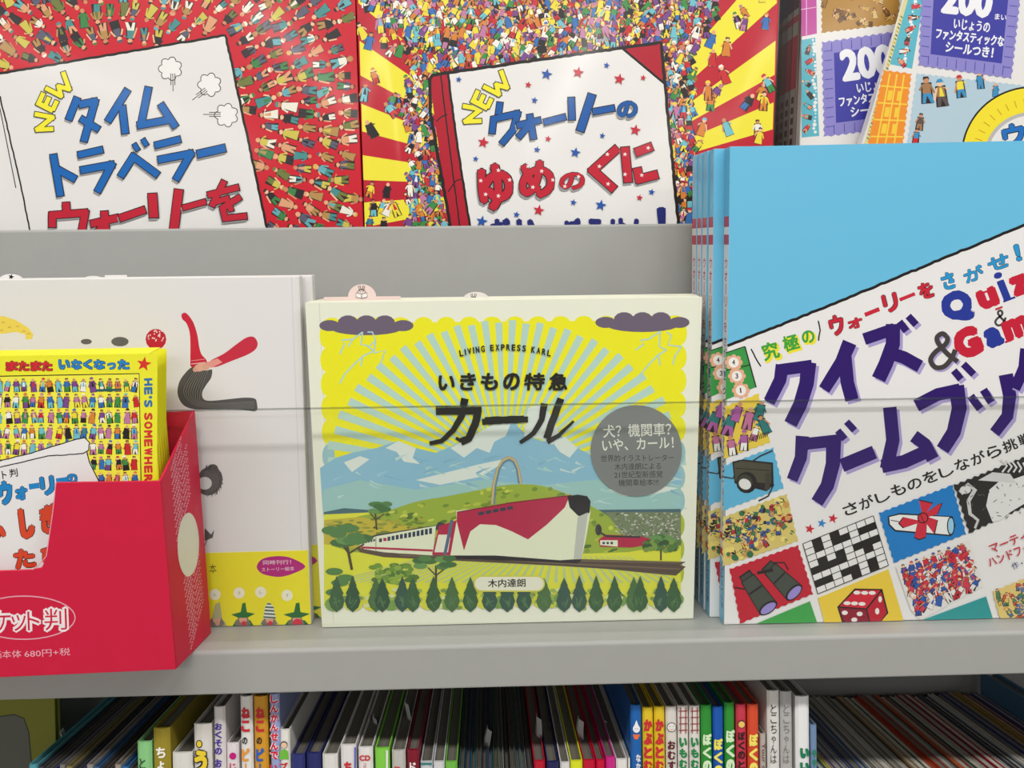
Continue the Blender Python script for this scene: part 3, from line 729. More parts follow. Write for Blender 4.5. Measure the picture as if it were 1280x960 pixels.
# --- landscape picture book with a train (three copies)
def train_book():
    fr = Frame((at_y(381, 780, Y_K).x, Y_K, ZL+.0004), (1, 0, 0), (0, 0, 1))
    t = thing('picture_book', fr.M, 'cream landscape picture book with yellow sunburst and red and white train', 'book')
    q = [fr.uv(381, 378), fr.uv(878, 371), fr.uv(867, 772), fr.uv(402, 780)]
    q = [q[0], q[1], (q[2][0], 0), (q[3][0], 0)]
    book_body(t, q, .0115, mat('cream_case', (222, 224, 204), .42), right_spine=False)
    p = Print(fr)
    CR = (228, 230, 212)
    lx = lambda y: 381+(y-378)*(21/402); rx = lambda y: 878-(y-371)*(11/401)
    p.poly([(lx(378)+.5, 378.5), (rx(371)-.5, 371.5), (rx(772)-.5, 772), (634, 778), (lx(780)+.5, 779.5)], CR)
    p.line([(lx(380)+18, 379), (lx(779)+15, 779)], .9, (206, 208, 190))
    Y = (232, 228, 34); LB = (176, 208, 196)
    L0 = lambda y: 406+(y-400)*.022; R0 = lambda y: 852-(y-400)*.012
    area_ = [(L0(400), 404), (R0(400), 400), (R0(760), 752), (L0(760), 757)]
    p.poly(area_, Y)
    lay = p._lift()
    for i in range(16): p.circ(415+i*28.6, 405-i*.2, 11.5, Y, 8, lay=lay-24e-7)
    for i in range(11):
        yy = 420+i*30
        c_ = Y if yy < 555 else ((150, 190, 196) if yy < 640 else (170, 186, 60))
        p.circ(L0(yy)+1, yy, 8, c_, 15, lay=lay-6e-6); p.circ(R0(yy)-1, yy-4, 8, c_, 15, lay=lay-6e-6)
    # sun rays
    c0 = (632, 592)
    def R_(a): return 1/math.sqrt((cos(a)/226)**2+(sin(a)/192)**2)
    n = 34
    for i in range(n):
        a = radians(4)+(pi-radians(8))*i/(n-1); hw = radians(1.35)
        r1 = R_(a)-(3 if i % 2 else 0)
        p.poly([(c0[0]+60*cos(a-hw), c0[1]-60*sin(a-hw)), (c0[0]+r1*cos(a-hw), c0[1]-r1*sin(a-hw)), (c0[0]+r1*cos(a+hw), c0[1]-r1*sin(a+hw)), (c0[0]+60*cos(a+hw), c0[1]-60*sin(a+hw))], LB)
    # clouds with lightning
    PG = (106, 94, 112)
    for x0, y0, n_ in ((412, 405, 5), (757, 401, 5)):
        for i in range(n_): p.circ(x0+i*23, y0-(1 if i in (1, 2, 3) else -2), 13, PG, 10 if 0 < i < 4 else 7)
        p.circ(x0+46, y0+6, 44, PG, 8, n=20)
    LL = (170, 206, 210)
    def Z6(x, y): return (370+x/2.4615, 350+y/2.4615)
    for pts in ([(205, 160), (175, 182), (140, 185), (150, 195), (135, 228)], [(205, 160), (200, 200), (215, 200), (240, 218)], [(220, 160), (235, 160), (245, 185), (225, 205)], [(245, 185), (240, 220)], [(240, 218), (205, 235), (180, 258), (150, 290), (135, 318)], [(240, 225), (275, 215), (255, 275)], [(205, 235), (200, 265)], [(175, 182), (160, 205)],
                [(1120, 158), (1085, 182), (1060, 185), (1070, 198), (1045, 215)], [(1120, 158), (1118, 205), (1140, 215)], [(1140, 160), (1155, 170), (1145, 200), (1185, 205)], [(1140, 215), (1115, 230), (1090, 255), (1060, 290)], [(1185, 205), (1165, 235), (1160, 260)], [(1115, 230), (1120, 262)]):
        p.line([Z6(*a) for a in pts], 1.8, LL)
    # mountains
    ML = (176, 206, 208); MB_ = (136, 184, 206); SN = (214, 224, 216)
    ridge = [(400, 585), (420, 572), (440, 566), (470, 560), (498, 551), (520, 560), (545, 566), (575, 553), (600, 540), (628, 524), (640, 526), (660, 545), (680, 552), (702, 545), (722, 560), (748, 574), (790, 570), (851, 590)]
    p.poly(ridge+[(851, 645), (404, 645)], MB_)
    p.poly([(404, 612), (450, 600), (520, 612), (600, 600), (680, 606), (760, 598), (851, 606), (851, 645), (404, 645)], (152, 194, 190))
    for pts in ([(482, 560), (498, 551), (520, 560), (516, 572), (525, 580), (505, 577), (496, 565)], [(563, 560), (600, 540), (628, 524), (640, 526), (632, 545), (618, 552), (612, 566), (596, 560), (580, 572)], [(655, 545), (660, 510), (676, 505), (690, 520), (700, 545), (690, 556), (676, 548)], [(690, 552), (706, 546), (722, 560), (712, 572), (700, 565)], [(430, 578), (450, 570), (462, 574), (440, 590)], [(520, 600), (560, 590), (600, 580), (640, 572), (600, 596), (550, 606)], [(760, 612), (800, 604), (848, 610), (820, 618), (780, 620)]):
        p.poly(pts, SN)
    p.begin()
    for i in range(70):
        x = random.uniform(410, 845); y = random.uniform(570, 632); l = random.uniform(8, 26); a = random.choice([-.5, -.35, .5, .3])
        p.line([(x, y), (x+l*cos(a)*.5, y+l*sin(a)*.5), (x+l*cos(a), y+l*sin(a)*.8)], random.uniform(1.5, 4), random.choice([(150, 196, 212), (166, 204, 200), (128, 176, 200), (186, 212, 208)]), w1=.5)
    p.end()
    # land
    p.poly([(405, 640), (430, 635), (470, 638), (520, 637), (760, 637), (851, 636), (851, 652), (405, 652)], (74, 104, 112))
    p.poly([(405, 643), (470, 640), (530, 648), (851, 648), (851, 752), (405, 757)], (214, 216, 66))
    hill = [(440, 650), (480, 640), (520, 627), (560, 620), (600, 612), (636, 606), (670, 606), (700, 614), (730, 628), (760, 645), (780, 668), (785, 690), (440, 690)]
    p.poly(smooth(hill), (150, 172, 62))
    p.begin()
    for i in range(230):
        x = random.uniform(450, 775); y = random.uniform(610, 690)
        if inside(x, y, hill): p.circ(x, y, random.uniform(2, 6), random.choice([(112, 140, 52), (86, 116, 52), (176, 190, 70), (196, 204, 84), (126, 150, 60)]), random.uniform(1.2, 3), n=8, ang=-.2)
    p.end()
    p.poly([(405, 650), (450, 646), (500, 655), (560, 668), (480, 690), (405, 680)], (190, 176, 62))
    p.begin()
    for i in range(60): p.circ(random.uniform(410, 530), random.uniform(648, 668), random.uniform(2, 7), random.choice([(110, 130, 50), (170, 160, 60), (140, 150, 60)]), 1.3, n=8)
    p.end()
    p.poly([(756, 640), (851, 640), (851, 682), (790, 680)], (116, 130, 100))
    p.begin()
    for i in range(260):
        x, y = random.uniform(766, 848), random.uniform(640, 676); w_ = random.uniform(1, 3.4)
        p.poly([(x, y), (x+w_, y), (x+w_, y+random.uniform(.8, 2.2)), (x, y+1.6)], random.choice([(206, 208, 196), (160, 160, 150), (80, 100, 76), (180, 176, 164), (96, 116, 82)]))
    p.end()
    for i in range(38):   # field furrows running to the foreground
        x = 412+i*11.7; vx, vy = 700, 640
        p.poly([(x, 728), (x+4.2, 728), (x+(vx-x)*.42+1.6, 695), (x+(vx-x)*.42, 695)], (178, 198, 150))
    p.begin()
    for i in range(60): p.circ(random.uniform(466, 520), random.uniform(706, 728), random.uniform(3, 7), random.choice([(110, 146, 60), (140, 170, 70), (86, 120, 56)]), 3, n=8)
    p.end()
    # rainbow
    for k, c_ in enumerate([(190, 150, 120), (206, 190, 110), (120, 160, 150), (110, 120, 150)]):
        p.line([(614+k*1.3, 630), (616+k*1.3, 606), (621+k*1.1, 586), (628+k*.7, 574+k*1.2), (636, 570.5+k*1.3), (644-k*.8, 574+k*1.2), (649-k*1.1, 586), (652-k*1.2, 604)], 1.4, c_)
    # railway and train
    p.poly([(445, 684), (450, 690), (480, 696), (540, 699), (620, 703), (700, 707), (760, 711), (830, 718), (845, 719), (857, 708), (850, 706), (857, 702), (780, 700), (700, 698), (600, 694), (500, 692)], (92, 78, 68))
    for i in range(4): p.line([(500+i*30, 694+i*1.3), (700, 700+i*2), (850, 703+i*4)], .8, [(130, 112, 92), (70, 60, 56)][i % 2])
    p.poly([(452, 674), (470, 668), (546, 656), (548, 652), (560, 655), (560, 660), (480, 672), (452, 678)], (70, 66, 68))
    TW = (222, 228, 200); TR_ = (176, 40, 74)
    p.poly([(449, 681), (470, 670), (545, 657), (541, 694), (480, 690), (455, 686)], TW)
    p.line([(452, 684), (541, 688)], 2.6, TR_); p.line([(470, 671), (470, 688)], .8, (120, 110, 104))
    for i in range(13):
        x = 474+i*5.2; yy = 675-i*.95
        if i in (1,): p.poly([(x, yy-2), (x+4, yy-2), (x+4, yy+2), (x, yy+2)], TR_); continue
        p.poly([(x, yy-2-i*.12), (x+3.6, yy-2.6-i*.12), (x+3.6, yy+2.2+i*.1), (x, yy+2.6+i*.1)], (52, 62, 84))
    for i in range(5): p.poly([(453+i*3.4, 677-i*.8), (455.4+i*3.4, 676.6-i*.8), (455.4+i*3.4, 679-i*.7), (453+i*3.4, 679.4-i*.7)], (60, 66, 80))
    body = [(549, 657), (571, 650), (570, 638), (600, 635), (640, 628), (680, 623), (712, 619), (736, 622), (738, 640), (733, 670), (727, 698), (700, 700), (660, 700), (620, 694), (560, 694), (540, 693)]
    p.poly(body, TW)
    p.poly([(549, 657), (571, 650), (563, 694), (540, 693)], TR_); p.poly([(548, 668), (560, 668), (563, 672), (560, 690), (543, 690)], (226, 224, 206)); p.line([(565, 650), (556, 693)], 4, (84, 108, 132))
    p.poly([(571, 640), (640, 628), (712, 619), (706, 634), (684, 655), (660, 674), (640, 664), (620, 656), (600, 655), (588, 664), (580, 688), (574, 664), (571, 652)], TR_)
    p.line([(571, 640), (640, 628), (714, 619)], 1.4, (120, 30, 48))
    p.poly([(709, 620), (722, 618), (734, 620), (738, 626), (737, 640), (730, 647), (722, 644), (712, 634)], (34, 34, 38))
    p.poly([(722, 646), (735, 640), (727, 698), (717, 698)], (186, 190, 180))
    p.poly([(560, 694), (620, 694), (700, 700), (728, 699), (722, 704), (600, 699), (545, 698)], (44, 42, 46))
    for i in range(5): p.poly([(598+i*9, 640-i*1.7), (605+i*9, 638.8-i*1.7), (605+i*9, 643-i*1.7), (598+i*9, 644-i*1.7)], (54, 60, 76))
    # second train far off, town side trees
    p.poly([(748, 674), (758, 668), (800, 670), (818, 675), (812, 680), (790, 684), (750, 683)], TR_); p.poly([(750, 675), (772, 675), (772, 683), (750, 681)], TW)
    for i in range(3): p.poly([(753+i*5, 677), (756+i*5, 677), (756+i*5, 680), (753+i*5, 680)], (60, 70, 90))
    p.line([(748, 664), (758, 670), (800, 671)], 2.4, (60, 56, 62)); p.circ(748, 662, 4, (60, 58, 60), 7)
    def tree(x, y, s_, lean=0):
        p.line([(x, y), (x+lean*.5, y-12*s_), (x+lean, y-22*s_)], 2*s_, (78, 70, 54)); p.line([(x+lean*.5, y-12*s_), (x-8*s_, y-20*s_)], 1.3*s_, (78, 70, 54)); p.line([(x+lean*.5, y-12*s_), (x+9*s_, y-19*s_)], 1.3*s_, (78, 70, 54))
        for i in range(9): p.circ(x+lean+random.uniform(-18, 16)*s_, y-random.uniform(19, 31)*s_, random.uniform(6, 10)*s_, random.choice([(84, 128, 74), (70, 110, 66), (104, 146, 84)]), 3.2*s_, n=10)
    tree(471, 662, 1.05, -2); tree(440, 712, 1.7, -8); tree(545, 734, 1.25); tree(826, 700, 1.0)
    for x, y in [(418, 714), (425, 728), (418, 740), (432, 722)]: p.circ(x, y, 11, (84, 128, 72), 4.5)
    p.begin()
    for i in range(40): p.circ(random.uniform(806, 852), random.uniform(676, 688), 4, random.choice([(84, 120, 64), (60, 84, 56), (120, 150, 70)]), 3, n=8)
    p.end()
    # scalloped foot with firs
    lay = p._lift()
    for i in range(19): p.circ(418+i*23.6, 755-i*.35, 12, (206, 206, 70) if i % 3 else (120, 156, 80), 9, lay=lay)
    p.begin()
    for i in range(150): p.circ(random.uniform(412, 846), random.uniform(736, 760), random.uniform(2, 5), random.choice([(150, 176, 84), (190, 196, 80), (120, 150, 80), (206, 214, 150)]), 2.5, n=7)
    p.end()
    xs = [421, 441, 470, 478, 503, 516, 542, 565, 588, 612, 634, 655, 680, 705, 724, 745, 768, 792, 800, 826, 842]
    for i, x in enumerate(xs):
        s_ = random.uniform(.92, 1.08); c_ = random.choice([(62, 96, 64), (52, 84, 62), (76, 110, 68), (58, 88, 76)]); b = 744
        p.poly([(x, b-24*s_), (x+5, b-12), (x+4, b-12), (x+9, b-2), (x+7, b-2), (x+10, b+7), (x+7, b+15), (x, b+21), (x-7, b+15), (x-10, b+7), (x-7, b-2), (x-9, b-2), (x-4, b-12), (x-5, b-12)], c_)
        for k in range(5): p.line([(x+random.uniform(-6, 6), b+random.uniform(0, 8)), (x+random.uniform(-6, 6), b+random.uniform(8, 16))], .8, (90, 126, 84))
    p._lift(10)
    # name plate
    def capsule(x0, x1, y, h, c_): p.poly([(x0+h*cos(a), y+h*sin(a)) for a in [pi/2+pi*i/8 for i in range(9)]]+[(x1+h*cos(a), y+h*sin(a)) for a in [-pi/2+pi*i/8 for i in range(9)]], c_)
    capsule(602, 671, 729, 10.2, (206, 204, 90)); capsule(602, 671, 729, 8.4, (226, 226, 206)); p.text('木内達朗', (610, 734), (657, 733), 10.5, (36, 36, 34), .02)
    # lettering
    K = (34, 34, 30)
    tx = 'LIVING EXPRESS KARL'; wd = {'I': .5, ' ': .7, 'V': 1.05, 'X': 1.05}; tot = sum(wd.get(c_, 1) for c_ in tx); acc = 0
    for c_ in tx:
        wc = wd.get(c_, 1); u = (acc+wc/2)/tot; acc += wc
        if c_ == ' ': continue
        x = 574+115*u; sl = (u-.5)*.34; y = 434+((u-.5)**2)*32; hw_ = (2.4 if c_ != 'I' else .8)
        p.text(c_, (x-hw_, y+4-hw_*sl), (x+hw_, y+4+hw_*sl), 8, K, .03)
    xx = [(549, 570), (576, 596), (602, 624), (630, 651), (656, 682), (687, 711)]
    for ch, (a, b) in zip('いきもの特急', xx): p.text(ch, (a-2, 488), (b-2, 487.6), 22 if ch not in 'い' else 19, K, .035, shear=.12)
    def rough(pts, w0, w1=None): p.line(pts, w0, K, w1=w1, wob=.35)
    rough([(545, 511), (602, 511)], 7.5); rough([(545, 516), (600, 515)], 5); rough([(581, 498), (577, 520), (566, 538), (552, 551), (537, 554)], 9.5, 5); rough([(598, 512), (594, 530), (586, 548), (576, 552)], 9.5); rough([(577, 551), (570, 547)], 4)
    rough([(603, 527), (660, 524)], 7.5); rough([(606, 523), (655, 521)], 4)
    rough([(680, 504), (677, 524), (667, 541), (650, 553)], 9, 4.5); rough([(701, 498), (692, 522), (683, 548)], 9); rough([(684, 552), (698, 544), (717, 526)], 6.5, 3)
    p.circ(795, 563, 57, (124, 128, 126), n=44)
    Wt = (224, 226, 214)
    p.text('犬？機関車？', (754, 547), (839, 544), 16, Wt, .012); p.text('いや、カール！', (753, 564), (842, 560), 15, Wt, .012)
    for s_, a, b, y, h in [('世界的イラストレーター', 751, 842, 577, 8.5), ('木内達朗による', 768, 826, 587.5, 8.5), ('21世紀型新感覚', 768, 828, 597.5, 8.5), ('機関車絵本!!!', 773, 823, 607.5, 8.5)]: p.text(s_, (a, y), (b, y-1.2), h, (44, 46, 44), .008)
    p.build('cover_print', matte, t)
    return t
train = train_book()
for k, (dx, lab) in enumerate([(.0012, 'second copy behind the landscape train book, its top edge showing'), (.0028, 'rearmost copy behind the landscape train book')]):
    c = copy_tree(train); c.location = train.location+Vector((dx, .0125*(k+1), 0)); c['label'] = lab
    c['group'] = 'spare copies of the train book'
slip('pink-tinted order slip with rabbit tab on top of the train book, left one', .568, 453, 379, 93, 8, tab=(0, 15, 17), tint=(234, 212, 206), draw=rabbit(452, 366, 1.0))
slip('white order slip with rabbit tab above the middle of the train book', .582, 597, 374, 40, 0, tab=(-2, 9, 16), tint=(228, 222, 218), draw=rabbit(592, 375, .9))

# --- quiz books: five copies fanned at the right
def quiz_book():
    y = .54
    fr = Frame((at_y(905, 780, y).x, y, ZL+.0004), (1, 0, 0), (0, 0, 1))
    t = thing('quiz_book', fr.M, 'blue and white quiz and game book with purple lettering, front copy at right', 'book')
    tl = fr.uv(913, 183); H = tl[1]; bl = fr.uv(905, 780)
    q = [(tl[0], H), (bl[0]+.255, H), (bl[0]+.25, 0), (bl[0], 0)]
    TH = .0115
    book_body(t, q, TH, mat('quiz_case', (225, 225, 222), .4), board=.0009)
    p = Print(fr)
    lx = lambda yy: 912.4-(yy-183)*(7.2/597)
    ty = lambda x: 183-(x-912)*.0195
    W = (230, 228, 228); SKY = (104, 186, 222)
    rxx = 1370
    p.poly([(lx(183), 183.4), (rxx, ty(rxx)), (rxx, 776), (lx(779), 779.5)], W)
    bl_ = lambda x: 433-(x-912)*.412
    p.poly([(lx(183), 183.4), (rxx, ty(rxx)), (rxx, bl_(rxx)), (lx(433), 433)], SKY)
    p.line([(lx(433), 432), (1000, bl_(1000)), (1120, bl_(1120)), (1240, bl_(1240)), (rxx, bl_(rxx))], 3.6, BLACK, wob=.7)
    # title
    p.line([(939, 436), (944, 447), (951, 458)], 1.8, BLACK, wob=.4); p.line([(1023, 401), (1025, 413), (1023, 426)], 1.8, BLACK, wob=.4)
    gs = (236, 222, 60)
    for ch, a in (('究', (950, 425, 976, 452)), ('極', (976, 416, 1001, 441)), ('の', (1000, 411, 1020, 431))): p.boxed(ch, *a, (60, 160, 60), .03, 15, shadow=gs, ow=.05, sh=(2, 2))
    def q4(s_, a, c_, rot=20, bold=.036): p.boxed(s_, *a, c_, bold, rot, outline=BLACK, ow=.02)
    RQ = (200, 34, 56); BQ = (40, 148, 206)
    q4('ウ', (1034, 392, 1058, 421), RQ, 14); q4('ォ', (1058, 395, 1080, 413), RQ, 16); q4('ー', (1080, 384, 1100, 396), RQ, 22); q4('リ', (1101, 365, 1125, 392), RQ, 14); q4('ー', (1124, 366, 1144, 376), RQ, 22); q4('を', (1145, 350, 1170, 376), RQ, 20)
    q4('さ', (1174, 338, 1197, 364), BQ); q4('が', (1202, 330, 1232, 355), BQ); q4('せ', (1232, 315, 1264, 341), BQ); q4('！', (1266, 305, 1278, 327), BQ, 14)
    NB = (38, 56, 150); RR = (196, 30, 56)
    def lt(s_, a, b, h, c_): p.text(s_, a, b, h, BLACK, .075, keep=True); p._lift(); p.text(s_, a, b, h, c_, .06)
    for s_, a, b, h, c_ in [('Q', (1186, 410), (1222, 396), 41, NB), ('u', (1227, 389), (1251, 380), 25, RR), ('i', (1255, 378), (1265, 374), 38, NB), ('z', (1268, 372), (1290, 364), 25, RR), ('G', (1200, 452), (1232, 440), 38, RR), ('a', (1236, 437), (1257, 429), 25, NB), ('m', (1259, 428), (1292, 416), 26, RR), ('e', (1295, 414), (1314, 407), 25, NB)]:
        p.text(s_, a, b, h, c_, .065)
    # serifs
    for x, y_, w_ in [(1226, 367, 9), (1244, 388-1, 9), (1254, 377, 15), (1256, 428, 10)]: p.line([(x, y_), (x+w_, y_-w_*.38)], 2.6, NB if x in (1254,) else RR)
    p.line([(1244+(x-1163)*.42, 388+(y_-417)*.44) for x, y_ in smooth([(1197, 456), (1186, 444), (1174, 431), (1171, 422), (1178, 417), (1184, 423), (1181, 431), (1169, 440), (1163, 450), (1169, 459), (1180, 458), (1189, 448), (1194, 437)], 4, False)], 2.8, (70, 66, 68))
    PU = (46, 22, 104); PS = (168, 156, 206)
    def strokes(L, wd=19):
        for dx, dy, c_ in ((3.5, 3.5, PS), (0, 0, PU)):
            p._lift(2)
            for pts, *r in L:
                w0 = r[0] if r else wd; w1 = r[1] if len(r) > 1 else w0
                p.line([(x+dx, y_+dy) for x, y_ in pts], w0, c_, w1=w1)
    # ku
    strokes([([(978, 456), (975, 475), (961, 503)], 17, 15), ([(971, 463), (1015, 457)], 15), ([(1011, 453), (1008, 480), (1000, 506), (988, 530)], 19, 17)])
    strokes([([(1062, 428), (1052, 452), (1030, 487)], 18, 15), ([(1056, 446), (1059, 478), (1065, 500)], 17)])
    strokes([([(1080, 424), (1118, 411)], 15), ([(1116, 405), (1116, 430), (1107, 455), (1098, 474)], 18), ([(1112, 441), (1130, 447), (1150, 458)], 16), ([(1124, 402), (1133, 414)], 9), ([(1135, 395), (1145, 406)], 9)])
    strokes([([(1003, 545), (1001, 572), (990, 600)], 17, 14), ([(996, 556), (1050, 550)], 15), ([(1042, 548), (1041, 580), (1034, 607), (1021, 628)], 19, 16), ([(1047, 538), (1056, 549)], 8.5), ([(1058, 527), (1068, 538)], 8.5)])
    strokes([([(1052, 582), (1093, 565)], 17)])
    strokes([([(1112, 509), (1116, 550), (1108, 586)], 17), ([(1102, 583), (1130, 577), (1163, 562)], 17), ([(1142, 545), (1156, 555), (1166, 574)], 16)])
    strokes([([(1145, 507), (1172, 493), (1200, 487)], 16), ([(1195, 482), (1199, 510), (1192, 540), (1178, 562)], 20, 17), ([(1192, 463), (1201, 474)], 9), ([(1204, 455), (1217, 468)], 9)])
    strokes([([(1213, 495), (1225, 511)], 10), ([(1229, 487), (1239, 503)], 10), ([(1257, 468), (1262, 495), (1259, 520), (1243, 541)], 18, 14)])
    strokes([([(1283, 436), (1280, 460), (1268, 486)], 16, 14), ([(1283, 446), (1330, 432)], 14), ([(1320, 432), (1318, 460), (1300, 510)], 18)])
    for dx, dy, c_ in ((2, 2, PS), (0, 0, (66, 62, 62))): 
        p._lift(20)
        for pts in (smooth([(1197, 452), (1186, 444), (1174, 431), (1171, 422), (1178, 417), (1184, 423), (1181, 431), (1169, 440), (1163, 450), (1169, 459), (1180, 458), (1189, 448), (1194, 437)], 5, False),): 
                for h_ in (pts[:24], pts[23:]): p.line([(x+dx, y_+dy) for x, y_ in h_], 6.2, c_)
    # tag line
    st = 'さがしものをしながら挑戦'; a0, a1 = (1057, 646), (1296, 551)
    for i, ch in enumerate(st):
        u = i/len(st); u1 = (i+.86)/len(st); p.text(ch, lerp2(a0, a1, u), lerp2(a0, a1, u1), 15 if ch not in 'しの' else 13, (36, 34, 36), .02)
    p.star(1012, 661, 6.5, RQ); p.star(1027, 654, 6, (40, 130, 200)); p.star(1041, 648, 6.5, RQ)
    # stamps down the left
    def tile(q_, c_, w_=.8): p.poly(wavy_quad(q_, w_, 4.5), c_); p._lift(3)
    GR = (58, 150, 72)
    tq = [(907, 441), (931, 433), (944, 484), (907, 500)]
    p.poly(tq, GR); p.line([(931, 433), (945, 484)], 1.6, BLACK); p.line([(907, 463), (938, 456)], 1.3, BLACK); p.line([(907, 441), (931, 433)], 1.2, BLACK)
    for x, y_, ch in [(917, 453, '4'), (921, 470, '3'), (926, 488, '1')]:
        for k in range(8): p.circ(x+8*cos(k*pi/4), y_+7*sin(k*pi/4), 3.4, (226, 170, 140), n=8)
        p.circ(x, y_, 6.5, (236, 232, 226)); p.text(ch, (x-(1.8 if ch != '1' else .8), y_+3.2), (x+(1.8 if ch != '1' else .8), y_+3), 6.5, BLACK, .02)
    tq = [(906, 508), (948, 492), (962, 553), (905, 573)]; tile(tq, (228, 200, 70))
    for x, y_, h in [(913, 528, 34), (922, 514, 26), (936, 522, 30), (930, 550, 26), (950, 512, 28), (944, 540, 22), (954, 530, 26), (914, 556, 26)]: p.person(x, y_, h, random.uniform(-.5, .5), [(190, 110, 150), (170, 90, 160), (40, 120, 120), (235, 235, 230)])
    p._lift(60)
    for i in range(10): p.line([(936+i*2.5, 553-i*.8), (938+i*2.5, 546-i*.8)], 1, BLACK)
    tq = [(905, 582), (966, 559), (979, 610), (904, 638)]; tile(tq, (92, 176, 214))
    p.line([(905, 596), (916, 598), (922, 585)], 2, (44, 44, 44)); p.line([(932, 582), (950, 570), (966, 563)], 2, (44, 44, 44)); p.line([(948, 626), (960, 620), (967, 605)], 2, (44, 44, 44))
    p.poly([(915, 577), (928, 574), (966, 578), (967, 606), (958, 614), (918, 604)], BLACK); p.poly([(917, 579), (927, 576), (964, 580), (964, 604), (919, 601)], (74, 72, 56)); p.poly([(956, 592), (964, 590), (962, 612), (956, 612)], (60, 58, 46))
    p.circ(933, 603, 13, BLACK, 13.5); p.circ(931, 603, 9.5, (60, 58, 48), 10); p.circ(931, 605, 8, (222, 222, 220), 6.5, ang=.5); p.line([(919, 585), (962, 588)], 1, BLACK)
    tq = [(904, 646), (983, 617), (997, 676), (903, 708)]; tile(tq, (212, 192, 110))
    p.begin()
    for i in range(110):
        x, y_ = quad_pt(tq, random.uniform(.03, .97), random.uniform(.05, .95)); p.circ(x, y_, random.uniform(2, 5), random.choice([(170, 40, 50), (50, 110, 70), (60, 90, 150), (230, 215, 120), (40, 36, 36), (200, 150, 80)]), n=7)
        if i % 2 == 0: p.line([(x-4, y_+random.uniform(-4, 4)), (x, y_), (x+4, y_+random.uniform(-4, 4))], 1.2, random.choice([BLACK, (225, 205, 110)]))
    p.end()
    for i in range(26): p.person(*quad_pt(tq, random.uniform(.08, .92), random.uniform(.12, .88)), 15, random.uniform(-1.4, 1.4), [(180, 40, 50), (60, 120, 80), (220, 200, 100), (50, 90, 150)])
    p._lift(60)
    tq = [(912, 711), (997, 681), (1016, 742), (925, 779)]; tile(tq, (190, 24, 48))
    p.line([(918, 734), (930, 736), (938, 732)], 2, BLACK); p.line([(966, 703), (980, 703), (985, 712)], 2, BLACK)
    for bx, by, tx_, ty_, rr in [(958, 757, 934, 722, 12), (990, 738, 962, 710, 12)]:
        a = atan2(by-ty_, bx-tx_); nx, ny = -sin(a), cos(a)
        def seg(u0, u1, r0_, r1_, c_):
            A = lerp2((tx_, ty_), (bx, by), u0); B = lerp2((tx_, ty_), (bx, by), u1)
            p.poly([(A[0]+nx*r0_, A[1]+ny*r0_), (A[0]-nx*r0_, A[1]-ny*r0_), (B[0]-nx*r1_, B[1]-ny*r1_), (B[0]+nx*r1_, B[1]+ny*r1_)], c_)
        seg(-.17, .0, 8.5, 8.5, BLACK); seg(-.12, 0, 7, 7, (60, 66, 60)); seg(0, 1.12, 10, rr+1.5, BLACK); seg(.03, 1.0, 8.6, rr, (66, 74, 66)); seg(.4, .46, 9.5, 10, BLACK)
        p.circ(bx+cos(a)*3, by+sin(a)*3, rr+1.5, BLACK, 7, ang=a+pi/2); p.circ(bx+cos(a)*3.6, by+sin(a)*3.6, rr-1, (150, 136, 206), 5, ang=a+pi/2)
    p.line([(946, 716), (966, 712)], 4, BLACK)
    # crossword
    tq = [(1003.2, 679.4), (1091.1, 644.4), (1110, 706.4), (1021.9, 742)]
    p.poly(tq, (230, 228, 228))
    for j, row in enumerate([".#.#....", ".#.##.##", "........", ".#.#.###", "####..#.", "........", "##.##.#.", "....#.#."]):
        for i in range(8):
            if row[i] == '#': p.poly([quad_pt(tq, i/8, j/8), quad_pt(tq, (i+1)/8, j/8), quad_pt(tq, (i+1)/8, (j+1)/8), quad_pt(tq, i/8, (j+1)/8)], BLACK)
    for i in range(9): p.line([quad_pt(tq, i/8, 0), quad_pt(tq, i/8, 1)], 1, BLACK); p.line([quad_pt(tq, 0, i/8), quad_pt(tq, 1, i/8)], 1, BLACK)
    # scroll stamp
    tq = [(1098, 641), (1190, 606), (1207, 667), (1117, 703)]; tile(tq, (22, 122, 196))
    p.poly([(1109, 645), (1124, 641), (1190, 645), (1194, 657), (1188, 670), (1118, 664), (1110, 656)], BLACK); p.poly([(1111, 646), (1124, 643), (1188, 646), (1186, 668), (1119, 662), (1112, 655)], (232, 232, 230)); p.circ(1188, 657, 5, BLACK, 12); p.circ(1188, 657, 3.6, (150, 200, 226), 10); p.line([(1113, 650), (1136, 654)], 1, BLACK)
    for L in ([(1152, 640), (1148, 624), (1166, 628), (1158, 640), (1172, 630), (1178, 628), (1172, 642), (1160, 646)], [(1146, 650), (1128, 646), (1122, 654), (1128, 660), (1146, 654), (1142, 672), (1148, 675), (1157, 672), (1158, 655), (1168, 668), (1172, 650), (1160, 646)]): p.poly(L, BLACK); p.poly([(x*.94+.06*1152, y_*.94+.06*648) for x, y_ in L], (204, 40, 62))
    p.circ(1153, 647, 7, BLACK); p.circ(1153, 647, 5.6, (204, 40, 62)); p.line([(1150, 642), (1155, 654)], 1, BLACK)
    # dragon stamp (white scribble beast on black)
    tq = [(1192, 606), (1290, 567), (1305, 622), (1211, 666)]; tile(tq, (40, 38, 38), 1.2)
    p.poly([(1232, 632), (1236, 612), (1250, 600), (1268, 598), (1290, 590), (1296, 620), (1282, 628), (1262, 640), (1250, 650), (1240, 652)], (222, 222, 222)); p.poly([(1222, 600), (1240, 590), (1262, 592), (1270, 604), (1248, 602)], (206, 206, 206))
    p.line([(1200, 616), (1210, 606), (1218, 612), (1210, 626), (1212, 642), (1222, 650), (1218, 660)], 7, (200, 200, 200), w1=3); p.circ(1206, 612, 7, (214, 214, 214), 5)
    p.begin()
